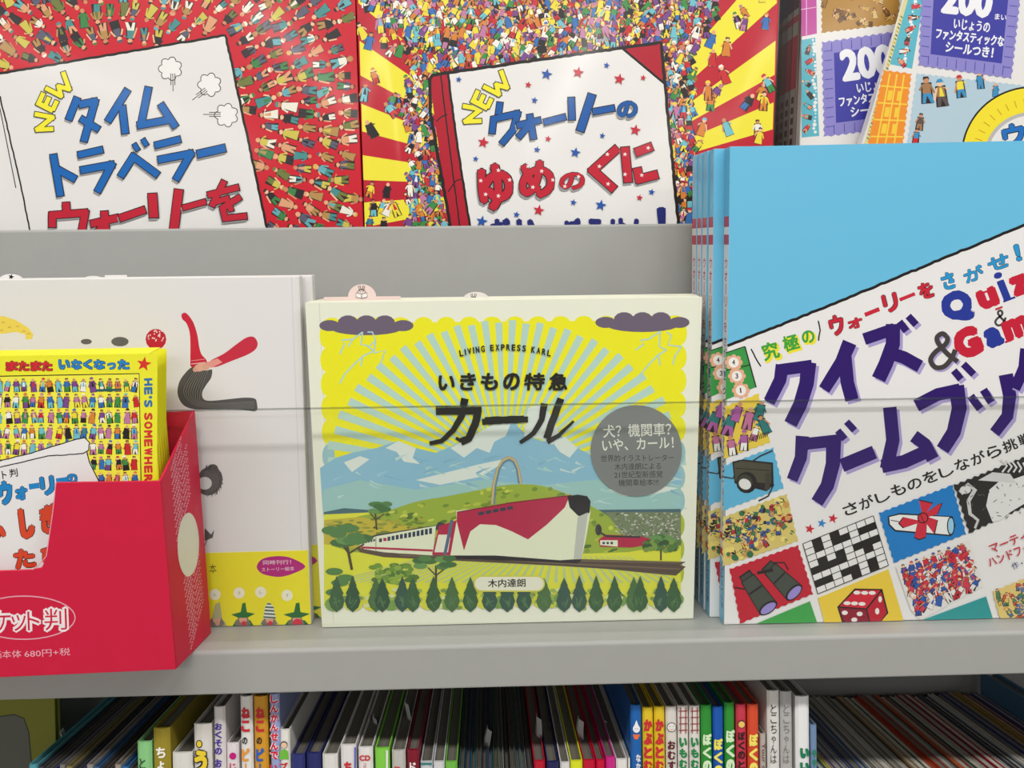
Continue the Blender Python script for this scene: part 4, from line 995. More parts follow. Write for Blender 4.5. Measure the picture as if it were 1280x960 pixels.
    for i in range(46):
        x, y_ = random.uniform(1200, 1290), random.uniform(600, 650); p.line([(x, y_), (x+random.uniform(-4, 5), y_+random.uniform(-4, 4))], .9, random.choice([(40, 38, 38), (90, 88, 88)]))
    p.end()
    for i in range(5): p.line([(1250+i*7, 574+i), (1258+i*6, 582+i), (1252+i*7, 590)], 2.4, (214, 214, 214))
    # dice stamp
    tq = [(1022, 747), (1110, 711), (1128, 772), (1128, 777), (1030, 778)]; p.poly(tq, (232, 200, 64))
    Zd = lambda L_: [(1000+x/6.858, 640+min(y, 942)/6.858) for x, y in L_]
    p.poly(Zd([(315, 810), (465, 652), (702, 657), (754, 862), (695, 948), (355, 948)]), BLACK)
    p.poly(Zd([(335, 805), (473, 665), (685, 668), (563, 822)]), (206, 34, 56)); p.poly(Zd([(332, 818), (560, 834), (586, 945), (370, 945)]), (140, 20, 44)); p.poly(Zd([(572, 832), (692, 680), (740, 860), (685, 945), (598, 945)]), (186, 26, 50))
    for x, y_, a, b in [(485, 688, 4.4, 2.4), (550, 690, 4.4, 2.4), (615, 690, 4.4, 2.4), (400, 778, 4.4, 2.4), (463, 780, 4.4, 2.4), (528, 784, 4.4, 2.4), (380, 860, 3.8, 2.8), (508, 870, 3.8, 2.8), (462, 920, 3.8, 2.8), (683, 745, 2.3, 3.9), (658, 847, 2.6, 4)]: p.circ(1000+x/6.858, 640+y_/6.858, a, (234, 230, 228), b)
    p.poly([(945, 779), (1012, 751), (1021, 778)], (62, 160, 76))
    p.poly([(1152, 777), (1232, 745), (1240, 776)], (44, 150, 152))
    # crowd stamps
    tq = [(1119, 708), (1211, 674), (1229, 732), (1150, 776), (1138, 762)]; p.poly(tq, (226, 222, 220))
    for j in range(7):
        for i in range(9): p.person(*quad_pt([(1124, 711), (1206, 680), (1224, 730), (1144, 766)], (i+.5)/9, (j+.5)/7), 18, random.uniform(-.9, .9), [(200, 40, 60), (40, 90, 170), (206, 60, 80), (50, 80, 160), (230, 226, 226)])
    p._lift(60)
    tq = [(1240, 739), (1300, 714), (1310, 775), (1250, 776)]; tile(tq, (222, 196, 120))
    for i in range(44): p.person(*quad_pt(tq, random.uniform(.05, .95), random.uniform(.08, .92)), 13, random.uniform(-1, 1), [(220, 190, 90), (80, 130, 90), (200, 90, 60), (90, 120, 160)])
    p._lift(60)
    for s_, a, b, h in [('マーティン', (1239, 692), (1300, 668), 12), ('ハンドフォード', (1237, 709), (1310, 680), 12)]: p.text(s_, a, b, h, (196, 34, 56), .015)
    p.text('作・絵', (1266, 712), (1290, 703), 9, (60, 60, 120), .01)
    p.build('cover_print', silk, t)
    # printed spine: local x runs front edge -> back
    sx = (q[0][0]+q[3][0])/2
    fs_o = fr.o + fr.X*(bl[0]-.0001) + fr.Y*TH
    tiltx = tl[0]-bl[0]
    fs = Frame(fs_o, (0, -1, 0), Vector((tiltx, 0, H)))
    ps = Print(fs)
    def sq(z0, z1, c, x0=0, x1=1):
        y_ = ps._lift()+1e-4; b_ = len(ps.v); X0, X1 = x0*TH, x1*TH; ps.v += [(X0, y_, z0*H), (X1, y_, z0*H), (X1, y_, z1*H), (X0, y_, z1*H)]; ps.f.append([b_, b_+1, b_+2, b_+3]); ps.c.append(lin(c))
    def sg(ch, z0, z1, c, w_=.62, bold=.04, turn=False):
        g = glyph(ch, min(bold, .02))
        if not g: return
        v, f, (x0, y0, x1, y1) = g; y_ = ps._lift()+1e-4; b_ = len(ps.v)
        for x, yy in v:
            u = (x-x0)/((x1-x0) or 1); k = (yy-y0)/((y1-y0) or 1)
            if turn: u, k = k, 1-u
            ps.v.append(((.5+(u-.5)*w_)*TH, y_, (z0+(z1-z0)*k)*H))
        for ff in f: ps.f.append([b_+i for i in ff]); ps.c.append(lin(c))
    sq(0, 1, (228, 226, 226)); sq(.865, 1, SKY); sq(0, .145, SKY); sq(.845, .866, (190, 36, 60)); sq(.81, .83, (190, 36, 60)); sq(.15, .165, (196, 40, 60)); sq(.185, .2, (196, 40, 60))
    def run(s_, z1, z0, c, w_, bold=.04):
        st_ = (z1-z0)/len(s_)
        for i, ch in enumerate(s_):
            a, b = z1-(i+.9)*st_, z1-(i+.08)*st_
            if ch == 'ー': sq(a, b, c, .44, .56); continue
            sg(ch, a, b, c, w_, bold, turn=ch in '&')
    run('ウォーリーを', .785, .63, (196, 34, 56), .5); run('さがせ！', .625, .53, (50, 90, 170), .5)
    run('クイズ&ゲームブック', .52, .31, PU, .8, .06); run('マーティン・ハンドフォード', .30, .215, (60, 60, 60), .3, .01); run('フレーベル館', .13, .03, (30, 40, 120), .5, .02)
    o = ps.build('spine_print', silk, t); o.matrix_parent_inverse = Matrix.Identity(4); o.matrix_local = fr.M.inverted() @ fs.M
    return t
quiz = quiz_book()
for k, (dpx, lab) in enumerate([(-13, 'second quiz book from the front, blue edge showing left of the front copy'), (-15, 'third quiz book from the front, thin striped spine'), (-16, 'fourth quiz book from the front, thin striped spine'), (-17, 'rearmost quiz book of the fanned row, thin striped spine')]):
    c = copy_tree(quiz); c.location = quiz.location+Vector((dpx*.00053, .0121*(k+1), 0)); c['label'] = lab; c['group'] = 'quiz books fanned behind the front copy'

# ================================================================== RED BOX OF POCKET BOOKS
red = mat('red_card', (204, 22, 62), .5, coat=.05, noise=.03, bump=.00003)
FR = at_z(220, 838, ZL); FL = at_z(0, 848, ZL)
Xd = (FR-FL).normalized(); FLe = FR-Xd*.17
bxf = Frame(FLe+Vector((0, 0, .0005)), Xd, (0, 0, 1))
box = thing('display_box', bxf.M, 'red cardboard counter display box of pocket books with white lettering', 'box')
W = .17; D = .050
def zf(px, py): return bxf.uv(px, py)
tr_ = zf(198, 601); n1 = zf(70, 603); n2 = zf(66, 640); n3 = zf(58, 695); n4 = zf(40, 712); n5 = zf(-60, 716)
front = [(0, 0), (W, 0), (W, tr_[1]), (n1[0], n1[1]), (n2[0]-.0005, n2[1]), (n3[0], n3[1]), (n3[0]-.0035, n4[1]+.001), (n4[0], n4[1]), (0, n5[1])]
hb = at_y(240, 516, bxf.o.y+D).z-bxf.o.z
m = MB(); m.prism(front, 0, .0014); m.build('front_panel', red, box, bevel=.0005)
sp = .008   # the right side splays a little
def side(xf, xb, name):
    m = MB(); b = len(m.v); t_ = .0014 if xf > .05 else -.0014
    pts = [(xf, .0015, 0), (xb, D, 0), (xb, D, hb), (xf, .0015, tr_[1])]
    m.v += pts+[(x-t_, y_, z) for x, y_, z in pts]; m.f += [[0, 1, 2, 3], [7, 6, 5, 4], [0, 4, 5, 1], [1, 5, 6, 2], [2, 6, 7, 3], [3, 7, 4, 0]]
    return m.build(name, red, box)
side(W, W+sp, 'side_panel'); side(0, 0, 'side_panel')
m = MB(); m.box(0, W+sp-.0015, D-.0014, D, 0, hb); m.build('back_panel', red, box)
m = MB(); m.box(.0015, W-.0015, .0016, D-.0016, 0, .0014); m.build('bottom_panel', red, box)
cardw = mat('box_print', rough=.5, attr=True)
p = Print(bxf); Wb = (236, 226, 228)
p.line([(30+64*cos(a), 772+27*sin(a)) for a in [2*pi*i/40 for i in range(40)]], 1.5, (226, 160, 176), True)
def ot(s_, x0, y0, x1, y1): p.boxed(s_, x0, y0, x1, y1, (200, 20, 60), .0, 2, outline=Wb, ow=.075)
ot('ポ', -40, 764, -14, 790); ot('ケ', -10, 763, 14, 790); ot('ッ', 14, 768, 33, 789); ot('ト', 34, 764, 50, 788); ot('判', 55, 760, 84, 788)
p.text('定価本体', (-22, 824), (27, 822), 10, (232, 170, 184)); p.text('680円+税', (31, 822), (88, 819), 9.5, (232, 170, 184), .005)
p.line([(70, 604), (66, 640), (58, 695), (46, 709), (40, 712)], 1.2, (232, 150, 170))
p.build('front_print', cardw, box)
o_b = bxf.M @ Vector((W, .0015, 0)); o_e = bxf.M @ Vector((W+sp, D, 0))
sf = Frame(o_b, (o_e-o_b), (0, 0, 1))
p = Print(sf)
L = (o_e-o_b).length
def side_text(u0, z0, ln, hh):
    g = glyph("WHERE'S WALLY?", .015); v, f, (x0, y0, x1, y1) = g; b_ = len(p.v); y_ = p._lift(); a = radians(48)
    for x, yy in v:
        s_ = (x-x0)/(x1-x0)*ln; k = (yy-y0)/(y1-y0)*hh
        p.v.append((u0+s_*cos(a)-k*sin(a), y_, z0+s_*sin(a)+k*cos(a)))
    for ff in f: p.f.append([b_+i for i in ff]); p.c.append(lin((232, 170, 184)))
for i in range(11): side_text((.40-.004*i)*L, .002+i*.0046, .034, .0021)
for i in range(11): side_text(.26*L, .078+i*.0046, .034 if i < 8 else .024, .0021)
zc = .0715; pts = [(L*.55+.0145*cos(a), zc+.021*sin(a)) for a in [2*pi*i/26 for i in range(26)]]
y_ = p._lift(10); b_ = len(p.v); p.v += [(a, y_, b) for a, b in pts]; p.f.append(list(range(b_, b_+26))); p.c.append(lin((222, 218, 196)))
o = p.build('side_print', cardw, box); o.matrix_parent_inverse = Matrix.Identity(4); o.matrix_local = bxf.M.inverted() @ sf.M
# pocket books
yel = mat('yellow_case', (232, 226, 40), .35, coat=.2)
ybk = bxf.o + bxf.Y*.011
pf = Frame(bxf.o+bxf.Y*.0105+Vector((0, 0, .0016)), Xd, (0, 0, 1))
def pocket():
    t = thing('pocket_book', pf.M, 'yellow pocket picture book with crowd picture, front of the red box', 'book')
    TR = pf.uv(198, 441); BRx = TR[0]+.0006
    TR = (min(TR[0], W-.0045), TR[1]); BRx = TR[0]
    q = [(.010, TR[1]), TR, (BRx, 0), (.010, 0)]
    book_body(t, q, .0052, yel, board=.001, right_spine=True)
    p = Print(pf); YB = (234, 230, 50)
    p.poly([(-60, 446), (197, 441.8), (196, 700), (-60, 700)], YB)
    L = [(-40, 471), (174, 467), (177, 640), (-40, 640)]; p.poly(L, (240, 234, 70)); p.line([(-40, 471), (174, 467), (177, 640)], 1.4, BLACK)
    for j in range(8):
        for i in range(19): p.person(-22+i*10.6+random.uniform(-1.5, 1.5), 481+j*19.5, random.uniform(16, 19), random.uniform(-.2, .2), PAL)
    p._lift(60)
    p.line([(120, 488), (152, 487)], 3, (40, 90, 90))
    banner = [(-40, 596), (0, 582), (60, 567), (108, 560), (112, 575), (124, 602), (124, 720), (-40, 720)]
    roll = [(-40, 590), (0, 576), (40, 566), (96, 549), (106, 547), (112, 553), (111, 563), (104, 567), (60, 570), (0, 584), (-40, 598)]
    p.poly(banner, (228, 226, 226)); p.line([(108, 562), (112, 578), (124, 602)], 1.4, BLACK)
    p.poly(roll, (232, 230, 230)); p.line(roll, 1.4, BLACK, True, wob=.3)
    for i, (ch, a) in enumerate(zip('またまた', [(7, 23), (23, 37), (38, 52), (52, 66)])): p.boxed(ch, a[0], 451, a[1], 464, (206, 44, 50), .05, 1, outline=(60, 30, 40), ow=.03)
    for ch, a in zip('いなくなった', [(73, 88), (89, 103), (104, 116), (117, 132), (134, 145), (147, 162)]): p.boxed(ch, a[0], 449 if ch != 'っ' else 453, a[1], 462, (40, 130, 200), .05, 1, outline=(30, 40, 70), ow=.03)
    p.star(180, 455, 9.5, (214, 50, 44), a=.15)
    s1 = "HE'S SOMEWHERE"; yy = 473; 
    for i, ch in enumerate(s1):
        h = 11 if ch not in " '" else 5
        if ch != ' ': p.text(ch, (180 if ch != "'" else 186, yy), (180.4 if ch != "'" else 186.2, yy+h-1.6), 10.5 if ch != "'" else 4, (50, 110, 170) if i < 4 else (206, 50, 50), .05)
        yy += h
    for ch, a in (('ッ', (-14, 589, -2, 600)), ('ト', (2, 588, 9, 599)), ('判', (11, 585, 23, 597))): p.boxed(ch, *a, (40, 36, 36), .02, 8)
    BB = (30, 130, 196); RO = (214, 70, 40)
    def bt(s_, a, c_, rot=8): p.boxed(s_, *a, c_, .05, rot, outline=(40, 30, 34), ow=.02)
    bt('ウ', (-4, 600, 18, 632), BB); bt('ォ', (18, 607, 36, 626), BB); bt('ー', (36, 603, 50, 612), BB); bt('リ', (49, 594, 70, 620), BB); bt('ー', (70, 596, 84, 604), BB); bt('の', (82, 591, 98, 606), BB)
    bt('ふ', (-20, 644, 8, 676), RO); bt('し', (22, 634, 45, 674), RO); bt('ぎ', (48, 628, 76, 668), RO); bt('な', (80, 624, 104, 660), RO); bt('た', (16, 684, 46, 712), RO); bt('び', (50, 680, 74, 706), RO)
    p.build('cover_print', mat('pocket_print', rough=.33, coat=.2, attr=True), t)
    return t
pk = pocket()
for k in range(4):
    c = copy_tree(pk); c.location = pk.location+pf.Y*(.0060*(k+1))-Xd*(.0006*(k+1))
    c['label'] = 'yellow pocket book in the red box, %s behind the front one' % ['first', 'second', 'third', 'last'][k]
    c['group'] = 'spare pocket books in the red box'
pk['group'] = 'pocket books in the red box'

# ================================================================== LOWER SHELF OF SPINE-OUT BOOKS
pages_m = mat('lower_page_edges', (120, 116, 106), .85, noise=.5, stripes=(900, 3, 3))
spine_ink = mat('spine_ink', rough=.4, coat=.1, attr=True)
_cm = {}
def casem(c):
    k = tuple(c)
    if k not in _cm: _cm[k] = mat('case_%d_%d_%d' % k, c, .4, coat=.1)
    return _cm[k]
CEIL = .0  # local z of the ledge underside is checked below
def spine_book(x0, x1, py, col, label, text=None, group=None, depth=.19, deco=None, side_col=None, label_part=None):
    a = LOW.uv(x0, py); b = LOW.uv(x1, py); wl, z1 = b[0]-a[0], a[1]
    fr = Frame(lo(a[0], 0, LFLOOR+.0005), (1, 0, 0), LZ)
    H = z1-LFLOOR-.0005
    t = thing('spine_book', fr.M, label, 'book', group)
    g = .0003; bd = min(.0007, wl*.12); r = min(.002, wl*.3)
    def rot(m, name, mm):
        o = m.build(name, mm, t); return o
    # case: boards and rounded spine (plan outline extruded upward)
    m = MB()
    outl = [(g, depth), (g, r), (wl*.2, r*.35), (wl*.5, 0), (wl*.8, r*.35), (wl-g, r), (wl-g, depth), (wl-g-bd, depth), (wl-g-bd, r+bd), (g+bd, r+bd), (g+bd, depth)]
    n = len(outl); m.v = [(x, y, 0) for x, y in outl]+[(x, y, H) for x, y in outl]
    for i in range(n):
        j = (i+1) % n; m.f.append([i, j, n+j, n+i])
    for zz in (0, n):
        for fc in ([1, 2, 3, 4, 5, 8, 9], [0, 1, 9, 10], [5, 6, 7, 8]): m.f.append([zz+i for i in fc])
    m.build('case', casem(col), t)
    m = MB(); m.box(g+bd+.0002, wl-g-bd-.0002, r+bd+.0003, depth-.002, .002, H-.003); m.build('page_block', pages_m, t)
    if text or deco:
        p = Print(Frame(fr.o-fr.Y*.0002, (1, 0, 0), LZ))
        if deco: deco(p)
        for tx_, cx, ya, yb, wd, tc, bo in (text or []): p.vtext(tx_, cx, ya, yb, wd, tc, bo)
        o = p.build('spine_print', spine_ink, t); o.location = (0, -.0002, 0)
    return t
G_, R_, B_, K_ = (40, 140, 70), (196, 40, 50), (40, 60, 160), (30, 30, 34)
L = spine_book
lx0 = 34
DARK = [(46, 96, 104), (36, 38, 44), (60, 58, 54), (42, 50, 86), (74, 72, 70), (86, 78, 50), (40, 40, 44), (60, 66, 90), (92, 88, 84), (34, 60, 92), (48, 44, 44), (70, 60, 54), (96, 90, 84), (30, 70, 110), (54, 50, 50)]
names = ['teal', 'black', 'dark brown', 'navy', 'grey', 'olive', 'charcoal', 'slate', 'pale grey', 'blue', 'near-black', 'brown', 'light grey', 'bright blue', 'dark grey']
x = lx0; i = 0
ends = [46, 54, 63, 73, 81, 90, 99, 107, 116, 124, 133, 142, 151, 160, 169]
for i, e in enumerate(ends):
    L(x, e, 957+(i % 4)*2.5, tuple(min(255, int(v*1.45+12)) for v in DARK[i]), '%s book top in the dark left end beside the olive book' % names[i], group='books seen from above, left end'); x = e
L(170, 189, 928, (134, 196, 130), 'light green spine with a small kana, leftmost lit spine', [('と', 178, 947, 962, 8, (40, 60, 40), .01)])
L(190, 212, 911, (150, 134, 40), 'olive yellow spine with white kana', [('ちょ', 201, 933, 964, 12, (236, 232, 220), .04)])
L(214, 240, 942, (214, 212, 206), 'low plain white spine just right of the olive yellow spine')
L(241, 264, 906, (212, 208, 202), 'white spine with a big yellow kana outlined in black', deco=lambda p: (p.circ(249, 930, 4.2, K_, 5), p.circ(249, 930, 3, (226, 196, 50), 3.8), p.boxed('う', 243, 938, 259, 966, (230, 200, 50), .05, 0, outline=K_, ow=.04)))
L(266, 281, 884, (214, 208, 206), 'narrow white spine with purple kana title', [('おくその', 273, 903, 944, 9, (70, 50, 150), .04), ('お', 273, 948, 960, 9, (70, 50, 150), .04)])
L(282, 298, 930, (220, 212, 214), 'short white spine with a magenta dot', deco=lambda p: (p.circ(291, 945, 4.4, (190, 20, 120)), p.text('じ', (287, 962), (295, 962), 8, (196, 50, 80), .03)))
L(299, 315, 871, (222, 220, 216), 'tall white spine with red and orange kana', [('ねこ', 307, 883, 916, 11, R_, .05), ('の', 306, 921, 931, 7, K_, .03), ('ピー', 307, 934, 972, 10, (226, 150, 60), .04)])
L(316, 334, 871, (208, 148, 40), 'tall orange spine with red and blue kana', [('ねこ', 325, 883, 916, 11, R_, .05), ('の', 324, 921, 931, 7, K_, .03), ('ピー', 325, 934, 972, 10, (40, 90, 180), .04)])
L(336, 349, 868, (150, 160, 206), 'pale blue spine with red kana edged white', deco=lambda p: (p.vtext('しんかんせんで', 343, 868, 950, 11.5, (236, 232, 236), .1), p._lift(25), p.vtext('しんかんせんで', 343, 868, 950, 10, (200, 30, 60), .05), p.vtext('い', 342, 955, 966, 10, (200, 30, 60), .05)))
def little_man(p):
    p.circ(355, 931, 4.6, K_); p.circ(355, 931.6, 3.8, (226, 190, 160)); p.poly([(349, 949), (350, 939), (355, 936), (360, 939), (361, 949)], (110, 180, 60)); p.text('ブ', (349, 962), (360, 962), 9, R_, .05)
L(349, 362, 913, (226, 224, 216), 'white spine with a small figure in a green shirt', deco=little_man)
L(363, 381, 944, (44, 50, 110), 'left of two low navy spines'); L(382, 401, 942, (38, 42, 98), 'right of two low navy spines')
L(402, 422, 944, (216, 214, 210), 'low blank white spine right of the navy pair')
L(425, 445, 932, (220, 216, 216), 'white spine with a red kana and blue edge', [('ち', 435, 951, 968, 10, R_, .05)], deco=lambda p: p.poly([(443, 934), (445, 934), (445, 975), (443, 975)], (80, 90, 180)))
L(447, 466, 935, (224, 220, 218), 'white spine lettered CD in red', [('つき', 456, 954, 960, 4, R_, .02)], deco=lambda p: (p.text('CD', (449, 951), (463, 951), 7, R_, .04), p.text('いい', (450, 966), (462, 966), 5, R_, .03)))
L(468, 487, 936, (126, 200, 70), 'lime green spine right of the CD one', deco=lambda p: p.poly([(482.5, 938), (485, 938), (485, 975), (482.5, 975)], (225, 225, 220)))
L(489, 507, 939, (186, 184, 178), 'low grey spine beside the dark red one', [('り', 497, 957, 968, 8, R_, .03)])
L(508, 524, 938, (124, 20, 40), 'dark red spine with white kana', [('ド', 516, 952, 966, 8, (230, 220, 220), .03)])
L(525, 541, 953, (196, 200, 204), 'low white spine just right of the dark red one', deco=lambda p: p.poly([(526, 953.5), (540, 953.5), (540, 956), (526, 956)], (40, 120, 120)))
L(541, 556, 953, (206, 206, 208), 'second low white spine from the dark red one'); L(556, 572, 953, (110, 180, 70), 'low bright green spine')
x = 573; mid = [(40, 60, 62), (30, 44, 66), (34, 78, 90), (60, 62, 60), (38, 40, 50), (26, 66, 100), (44, 60, 40), (90, 92, 90), (30, 30, 34), (60, 56, 52), (46, 70, 76), (90, 96, 96), (36, 36, 44)]
mn = ['dark teal', 'ink blue', 'teal', 'grey', 'black-blue', 'blue', 'moss', 'pale grey', 'black', 'taupe', 'slate teal', 'silver', 'dark']
for i in range(13):
    e = x+7.2; L(x, e, 961+(i % 3)*3, tuple(min(255, int(v*1.45+12)) for v in mid[i]), '%s book top in the dark middle stretch of lower spines' % mn[i], group='books seen from above, middle'); x = e
for a, b, y_, c_, l_ in [(667, 682, 952, (180, 20, 44), 'low red spine right of the dark middle stretch'), (683, 699, 953, (32, 34, 84), 'low navy spine beside the red one in the middle'), (700, 713, 954, (214, 212, 212), 'low white spine left of the yellow-green one'), (713, 729, 952, (214, 220, 40), 'low yellow-green spine in the middle'), (729, 745, 951, (190, 14, 50), 'left of two low crimson spines'), (745, 757, 951, (196, 16, 54), 'right of two low crimson spines'), (757, 770, 947, (196, 40, 130), 'low magenta spine beside the crimson pair'), (770, 785, 950, (222, 220, 216), 'low white spine beside the magenta one'), (785, 788, 948, (226, 224, 220), 'low white spine just left of the blue one with a flame')]:
    L(a, b, y_, c_, l_)
def onion(p): p.circ(795.5, 911, 4.5, (232, 232, 236), 5); p.poly([(792, 909), (795.5, 900), (799, 909)], (232, 232, 236)); p.circ(794, 911, .6, K_, n=6); p.circ(797, 911, .6, K_, n=6); p.poly([(791, 918), (800, 918), (797.5, 924), (793, 924)], (226, 110, 60))
L(788, 802.5, 882, (28, 96, 170), 'blue spine with a small white flame-shaped face', [('なな', 798, 942, 964, 6, (226, 226, 230), .03)], deco=onion)
for a, w_ in ((803, 'left'), (817.5, 'right')): L(a, a+14, 885 if a < 810 else 884, (222, 190, 40), '%s of the two yellow spines with red kana' % w_, [('かぶとむ', a+7, 898, 966, 11, R_, .05)])
L(832, 846.5, 884, (214, 208, 200), 'white spine with a round smiling face', [('おむす', 839.5, 925, 963, 10, (90, 30, 40), .04)], deco=lambda p: (p.circ(839.5, 909, 6, K_), p.circ(839.5, 909, 5.2, (226, 222, 216)), p.circ(837.5, 908, .6, K_, n=6), p.circ(841.5, 908, .6, K_, n=6), p.line([(837.5, 911), (839.5, 912.4), (841.5, 911)], .7, R_)))
def ladder(a):
    def d(p):
        for dx in (3.8, 10.2): p.line([(a+dx, 884), (a+dx, 917)], 1.1, (140, 40, 40))
        for k in range(4): p.line([(a+1.5, 889+k*8), (a+12.5, 888.5+k*8)], 1.1, (140, 40, 40))
    return d
for a, w_ in ((847, 'left'), (861.5, 'right')): L(a, a+14, 883, (220, 214, 208), '%s of the two white spines with red ladder and green kana' % w_, [('いもむ', a+7, 921, 962, 10, (30, 130, 70), .05)], deco=ladder(a))
L(876, 890.5, 882, (46, 140, 50), 'green spine with pale kana left of the blue one', [('ぼくの', 884, 916, 966, 11, (206, 230, 190), .05)])
L(891, 905, 884, (24, 84, 170), 'blue spine with yellow kana between two green ones', [('ぼくの', 898, 922, 972, 11, (232, 220, 90), .05)])
L(905.5, 919, 879, (46, 140, 50), 'green spine with white kana right of the blue one', [('ぼくの', 913, 911, 966, 11, (206, 230, 190), .05)])
L(920, 933.5, 881, (196, 56, 76), 'rose spine with dark kana and a small face', [('ぼくのと', 927, 914, 962, 9, (50, 20, 24), .04)], deco=lambda p: (p.circ(927, 905, 5, (70, 40, 34)), p.circ(927, 905.6, 4, (232, 190, 100))))
L(934.5, 949, 881, (210, 74, 44), 'orange-red spine with yellow kana', [('ぼくの', 942, 916, 970, 11, (236, 220, 100), .05)])
L(950, 958, 918, (176, 166, 158), 'narrow beige spine lettered Your d', deco=lambda p: p.text('Your d', (952.3, 929), (952.7, 962), 4.6, (90, 40, 50), .02))
L(959, 975, 864, (214, 212, 208), 'tall white spine with thin black kana', [('とこちゃんは', 967, 880, 955, 7.5, K_, .0)])
L(975.5, 991, 865, (176, 174, 172), 'second copy of the tall white spine, glare painted as grey with faint kana', [('とこちゃんは', 983, 880, 955, 7.5, (120, 118, 116), .0)])  # same book as the white one; glare painted as grey with faded kana
L(994.5, 1012.5, 871, (226, 226, 226), 'wide white spine with a green kana low down', [('い', 1006, 934, 949, 12, (20, 120, 80), .07), ('い', 1006, 952, 966, 12, (20, 120, 80), .07)])
L(1013.5, 1022, 907, (110, 136, 170), 'narrow blue-grey spine at the end of the upright row', [('やや', 1018, 936, 960, 6, (30, 130, 90), .03)])
# books seen only from above, right part
RC = [((150, 150, 60), 'olive'), ((70, 90, 130), 'blue-grey'), ((120, 120, 124), 'grey'), ((40, 90, 60), 'green'), ((50, 110, 150), 'sky blue'), ((200, 190, 50), 'yellow'), ((170, 150, 160), 'mauve'), ((90, 90, 130), 'violet-grey'), ((150, 150, 150), 'silver'), ((40, 60, 110), 'navy'), ((70, 110, 170), 'blue'), ((60, 84, 130), 'slate blue'), ((190, 190, 184), 'off-white'), ((150, 140, 130), 'beige-grey'), ((176, 172, 166), 'pale stone'), ((130, 120, 100), 'khaki'), ((160, 156, 150), 'stone'), ((60, 56, 44), 'dark olive'), ((150, 120, 80), 'tan'), ((50, 70, 50), 'moss green'), ((170, 60, 40), 'brick red'), ((190, 80, 40), 'orange'), ((160, 60, 40), 'rust'), ((120, 124, 120), 'mid grey'), ((30, 34, 50), 'ink'), ((180, 90, 50), 'copper'), ((120, 50, 36), 'chestnut'), ((34, 70, 60), 'bottle green'), ((180, 170, 160), 'ivory'), ((120, 24, 40), 'wine'), ((140, 30, 46), 'crimson'), ((170, 166, 166), 'ash'), ((40, 44, 60), 'midnight'), ((30, 70, 90), 'petrol'), ((180, 176, 170), 'cream'), ((130, 130, 126), 'smoke'), ((40, 50, 110), 'royal blue'), ((150, 130, 90), 'sand'), ((110, 100, 60), 'dull gold'), ((160, 120, 50), 'ochre'), ((120, 40, 40), 'maroon'), ((90, 60, 50), 'cocoa'), ((60, 60, 120), 'indigo'), ((160, 150, 140), 'oatmeal')]
xw = LOW.uv(1023, 1000)[0]; xe = LOW.uv(1420, 960)[0]
pxr = lambda xl, zl: None
n = len(RC); zt = LOW.uv(1150, 1000)[1]
random.seed(3)
wts = [random.uniform(.6, 1.5) for _ in RC]; sw = sum(wts); x = xw+.0005
for (c_, nm), wt in zip(RC, wts):
    wl = (xe-xw-.002)*wt/sw; depth = .186
    fr = Frame(lo(x, 0, LFLOOR+.0005), (1, 0, 0), LZ); H = zt-LFLOOR+random.uniform(-.0015, .0015)
    t = thing('spine_book', fr.M, 'thin %s book seen from above in the right half of the lower shelf' % nm, 'book', 'books seen from above, right half')
    m = MB(); m.box(.0001, .0009, 0, depth, 0, H); m.box(wl-.0009, wl-.0001, 0, depth, 0, H); m.box(.0009, wl-.0009, 0, .0009, 0, H); m.build('case', casem(c_), t)
    m = MB(); m.box(.0010, wl-.0010, .0011, depth-.001, .001, H-.0008); m.build('page_block', mat('page_edges_%d' % (c_[0] % 3), [(150, 146, 136), (104, 100, 92), (176, 172, 160)][c_[0] % 3], .8), t)
    x += wl
a = xe
fr = Frame(lo(a+.0005, 0, LFLOOR+.0005), (1, 0, 0), LZ); H = LOW.uv(1420, 960)[1]-LFLOOR
t = thing('spine_book', fr.M, 'large blue hardback at the far right end of the lower shelf', 'book')
m = MB(); m.box(0, .0024, 0, .19, 0, H); m.box(.0116, .014, 0, .19, 0, H); m.box(.0024, .0116, 0, .0024, 0, H); m.build('case', casem((70, 110, 140)), t)
m = MB(); m.box(.0026, .0114, .0026, .187, .002, H-.003); m.build('page_block', pages_m, t)
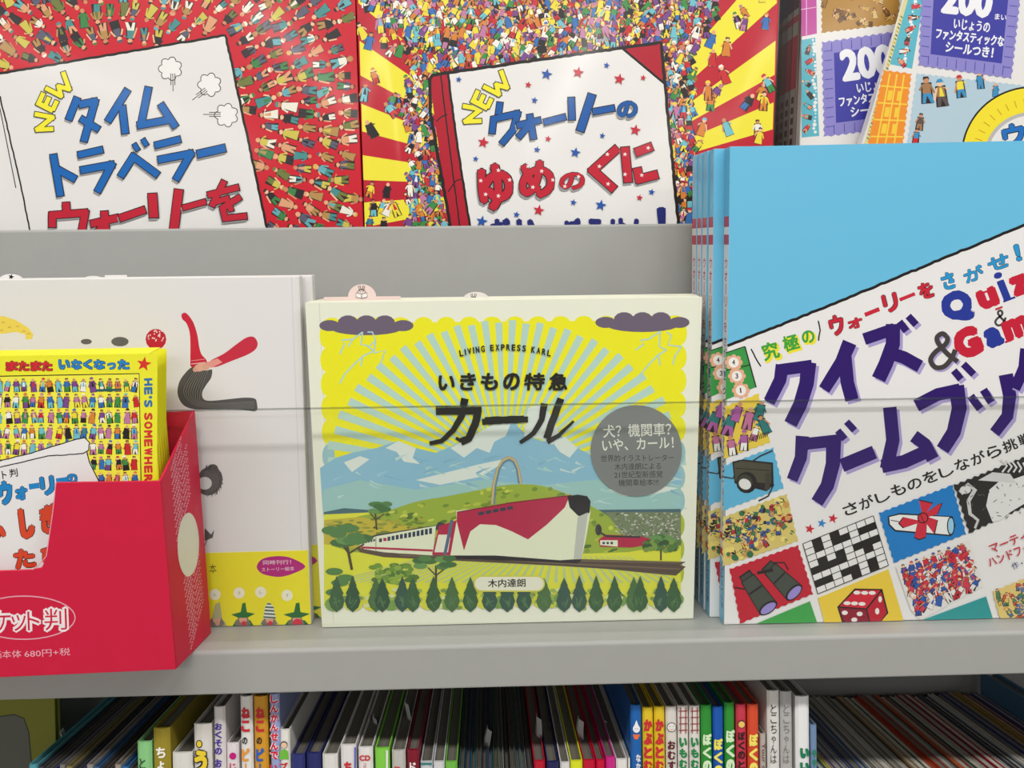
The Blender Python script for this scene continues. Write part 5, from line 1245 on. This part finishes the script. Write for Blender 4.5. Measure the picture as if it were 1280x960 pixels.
# olive face-out book in the dark left corner
xl = LOW.uv(34, 957)[0]
fr = Frame(lo(xl-.182, .1, LFLOOR+.0005), (1, 0, 0), LZ)
t = thing('picture_book', fr.M, 'olive picture book standing face out in the dark left corner of the lower shelf', 'book')
H = fr.uv(40, 872)[1]; H = min(H, .30)
book_body(t, [(0, H), (.15, H), (.15, 0), (0, 0)], .009, mat('olive_case', (116, 116, 40), .4))
p = Print(fr)
p.poly([(-60, 960), (-60, 905), (-10, 897), (18, 893), (30, 898), (36, 915), (40, 960)], (92, 92, 84)); p.line([(-60, 905), (-10, 897), (18, 893), (30, 898), (36, 915), (40, 960)], 1.2, (40, 40, 36))
p.build('cover_print', spine_ink, t)
# white order slips standing out of the lower books
random.seed(11)
for i, (px, py, h_) in enumerate([(76, 918, 16), (92, 926, 14), (122, 922, 12), (148, 938, 14), (402, 912, 24), (442, 906, 22), (465, 902, 26), (508, 880, 14), (538, 915, 14), (570, 914, 16), (608, 915, 18), (618, 936, 20), (668, 902, 26), (688, 910, 18), (712, 925, 20), (726, 902, 16), (752, 902, 20), (764, 925, 16), (820, 868, 12), (848, 872, 10)]):
    dd = .045+random.uniform(0, .03)
    u, z = LOW.uv(px, py+h_, dd)
    fr = Frame(lo(u, dd, z), (cos(1.25), -sin(1.25), 0), LZ)
    zt_ = h_*.0008
    t = thing('order_slip', fr.M, 'curled white order slip above the spines, %s' % ['far left over the dark books', 'second over the dark left books', 'over the navy part of the dark left books', 'nearest the light green spine', 'over the right navy spine', 'over the white spine with blue edge', 'over the CD spine', 'behind the dark red spine, high', 'over the pair of low white spines', 'over the bright green spine', 'in the dark middle stretch, upper', 'in the dark middle stretch, lower', 'over the low red spine', 'over the low navy spine', 'over the yellow-green spine, low', 'over the left crimson spine, high', 'over the right crimson spine, tallest', 'over the magenta spine, low', 'over the yellow pair', 'over the white spine with the round face'][i], 'paper slip', 'order slips in the lower shelf')
    m = MB(); N = 6; pts = []
    for k in range(N+1):
        s_ = k/N; zz = -.02+(.02+zt_)*s_; yb = .0022*sin(s_*3.0+i); hw = .0062*(1-.25*max(0, s_-.7)*3)
        pts.append((hw, yb, zz))
    b = 0
    for hw, yb, zz in pts: m.v += [(-hw, yb+.001, zz), (0, yb-.0006, zz), (hw, yb+.001, zz), (hw, yb+.00125, zz), (0, yb-.00035, zz), (-hw, yb+.00125, zz)]
    for k in range(N):
        for j in range(6):
            jj = (j+1) % 6; m.f.append([k*6+j, k*6+jj, (k+1)*6+jj, (k+1)*6+j])
    m.f.append([0, 5, 4, 3, 2, 1]); m.f.append([N*6+j for j in range(6)])
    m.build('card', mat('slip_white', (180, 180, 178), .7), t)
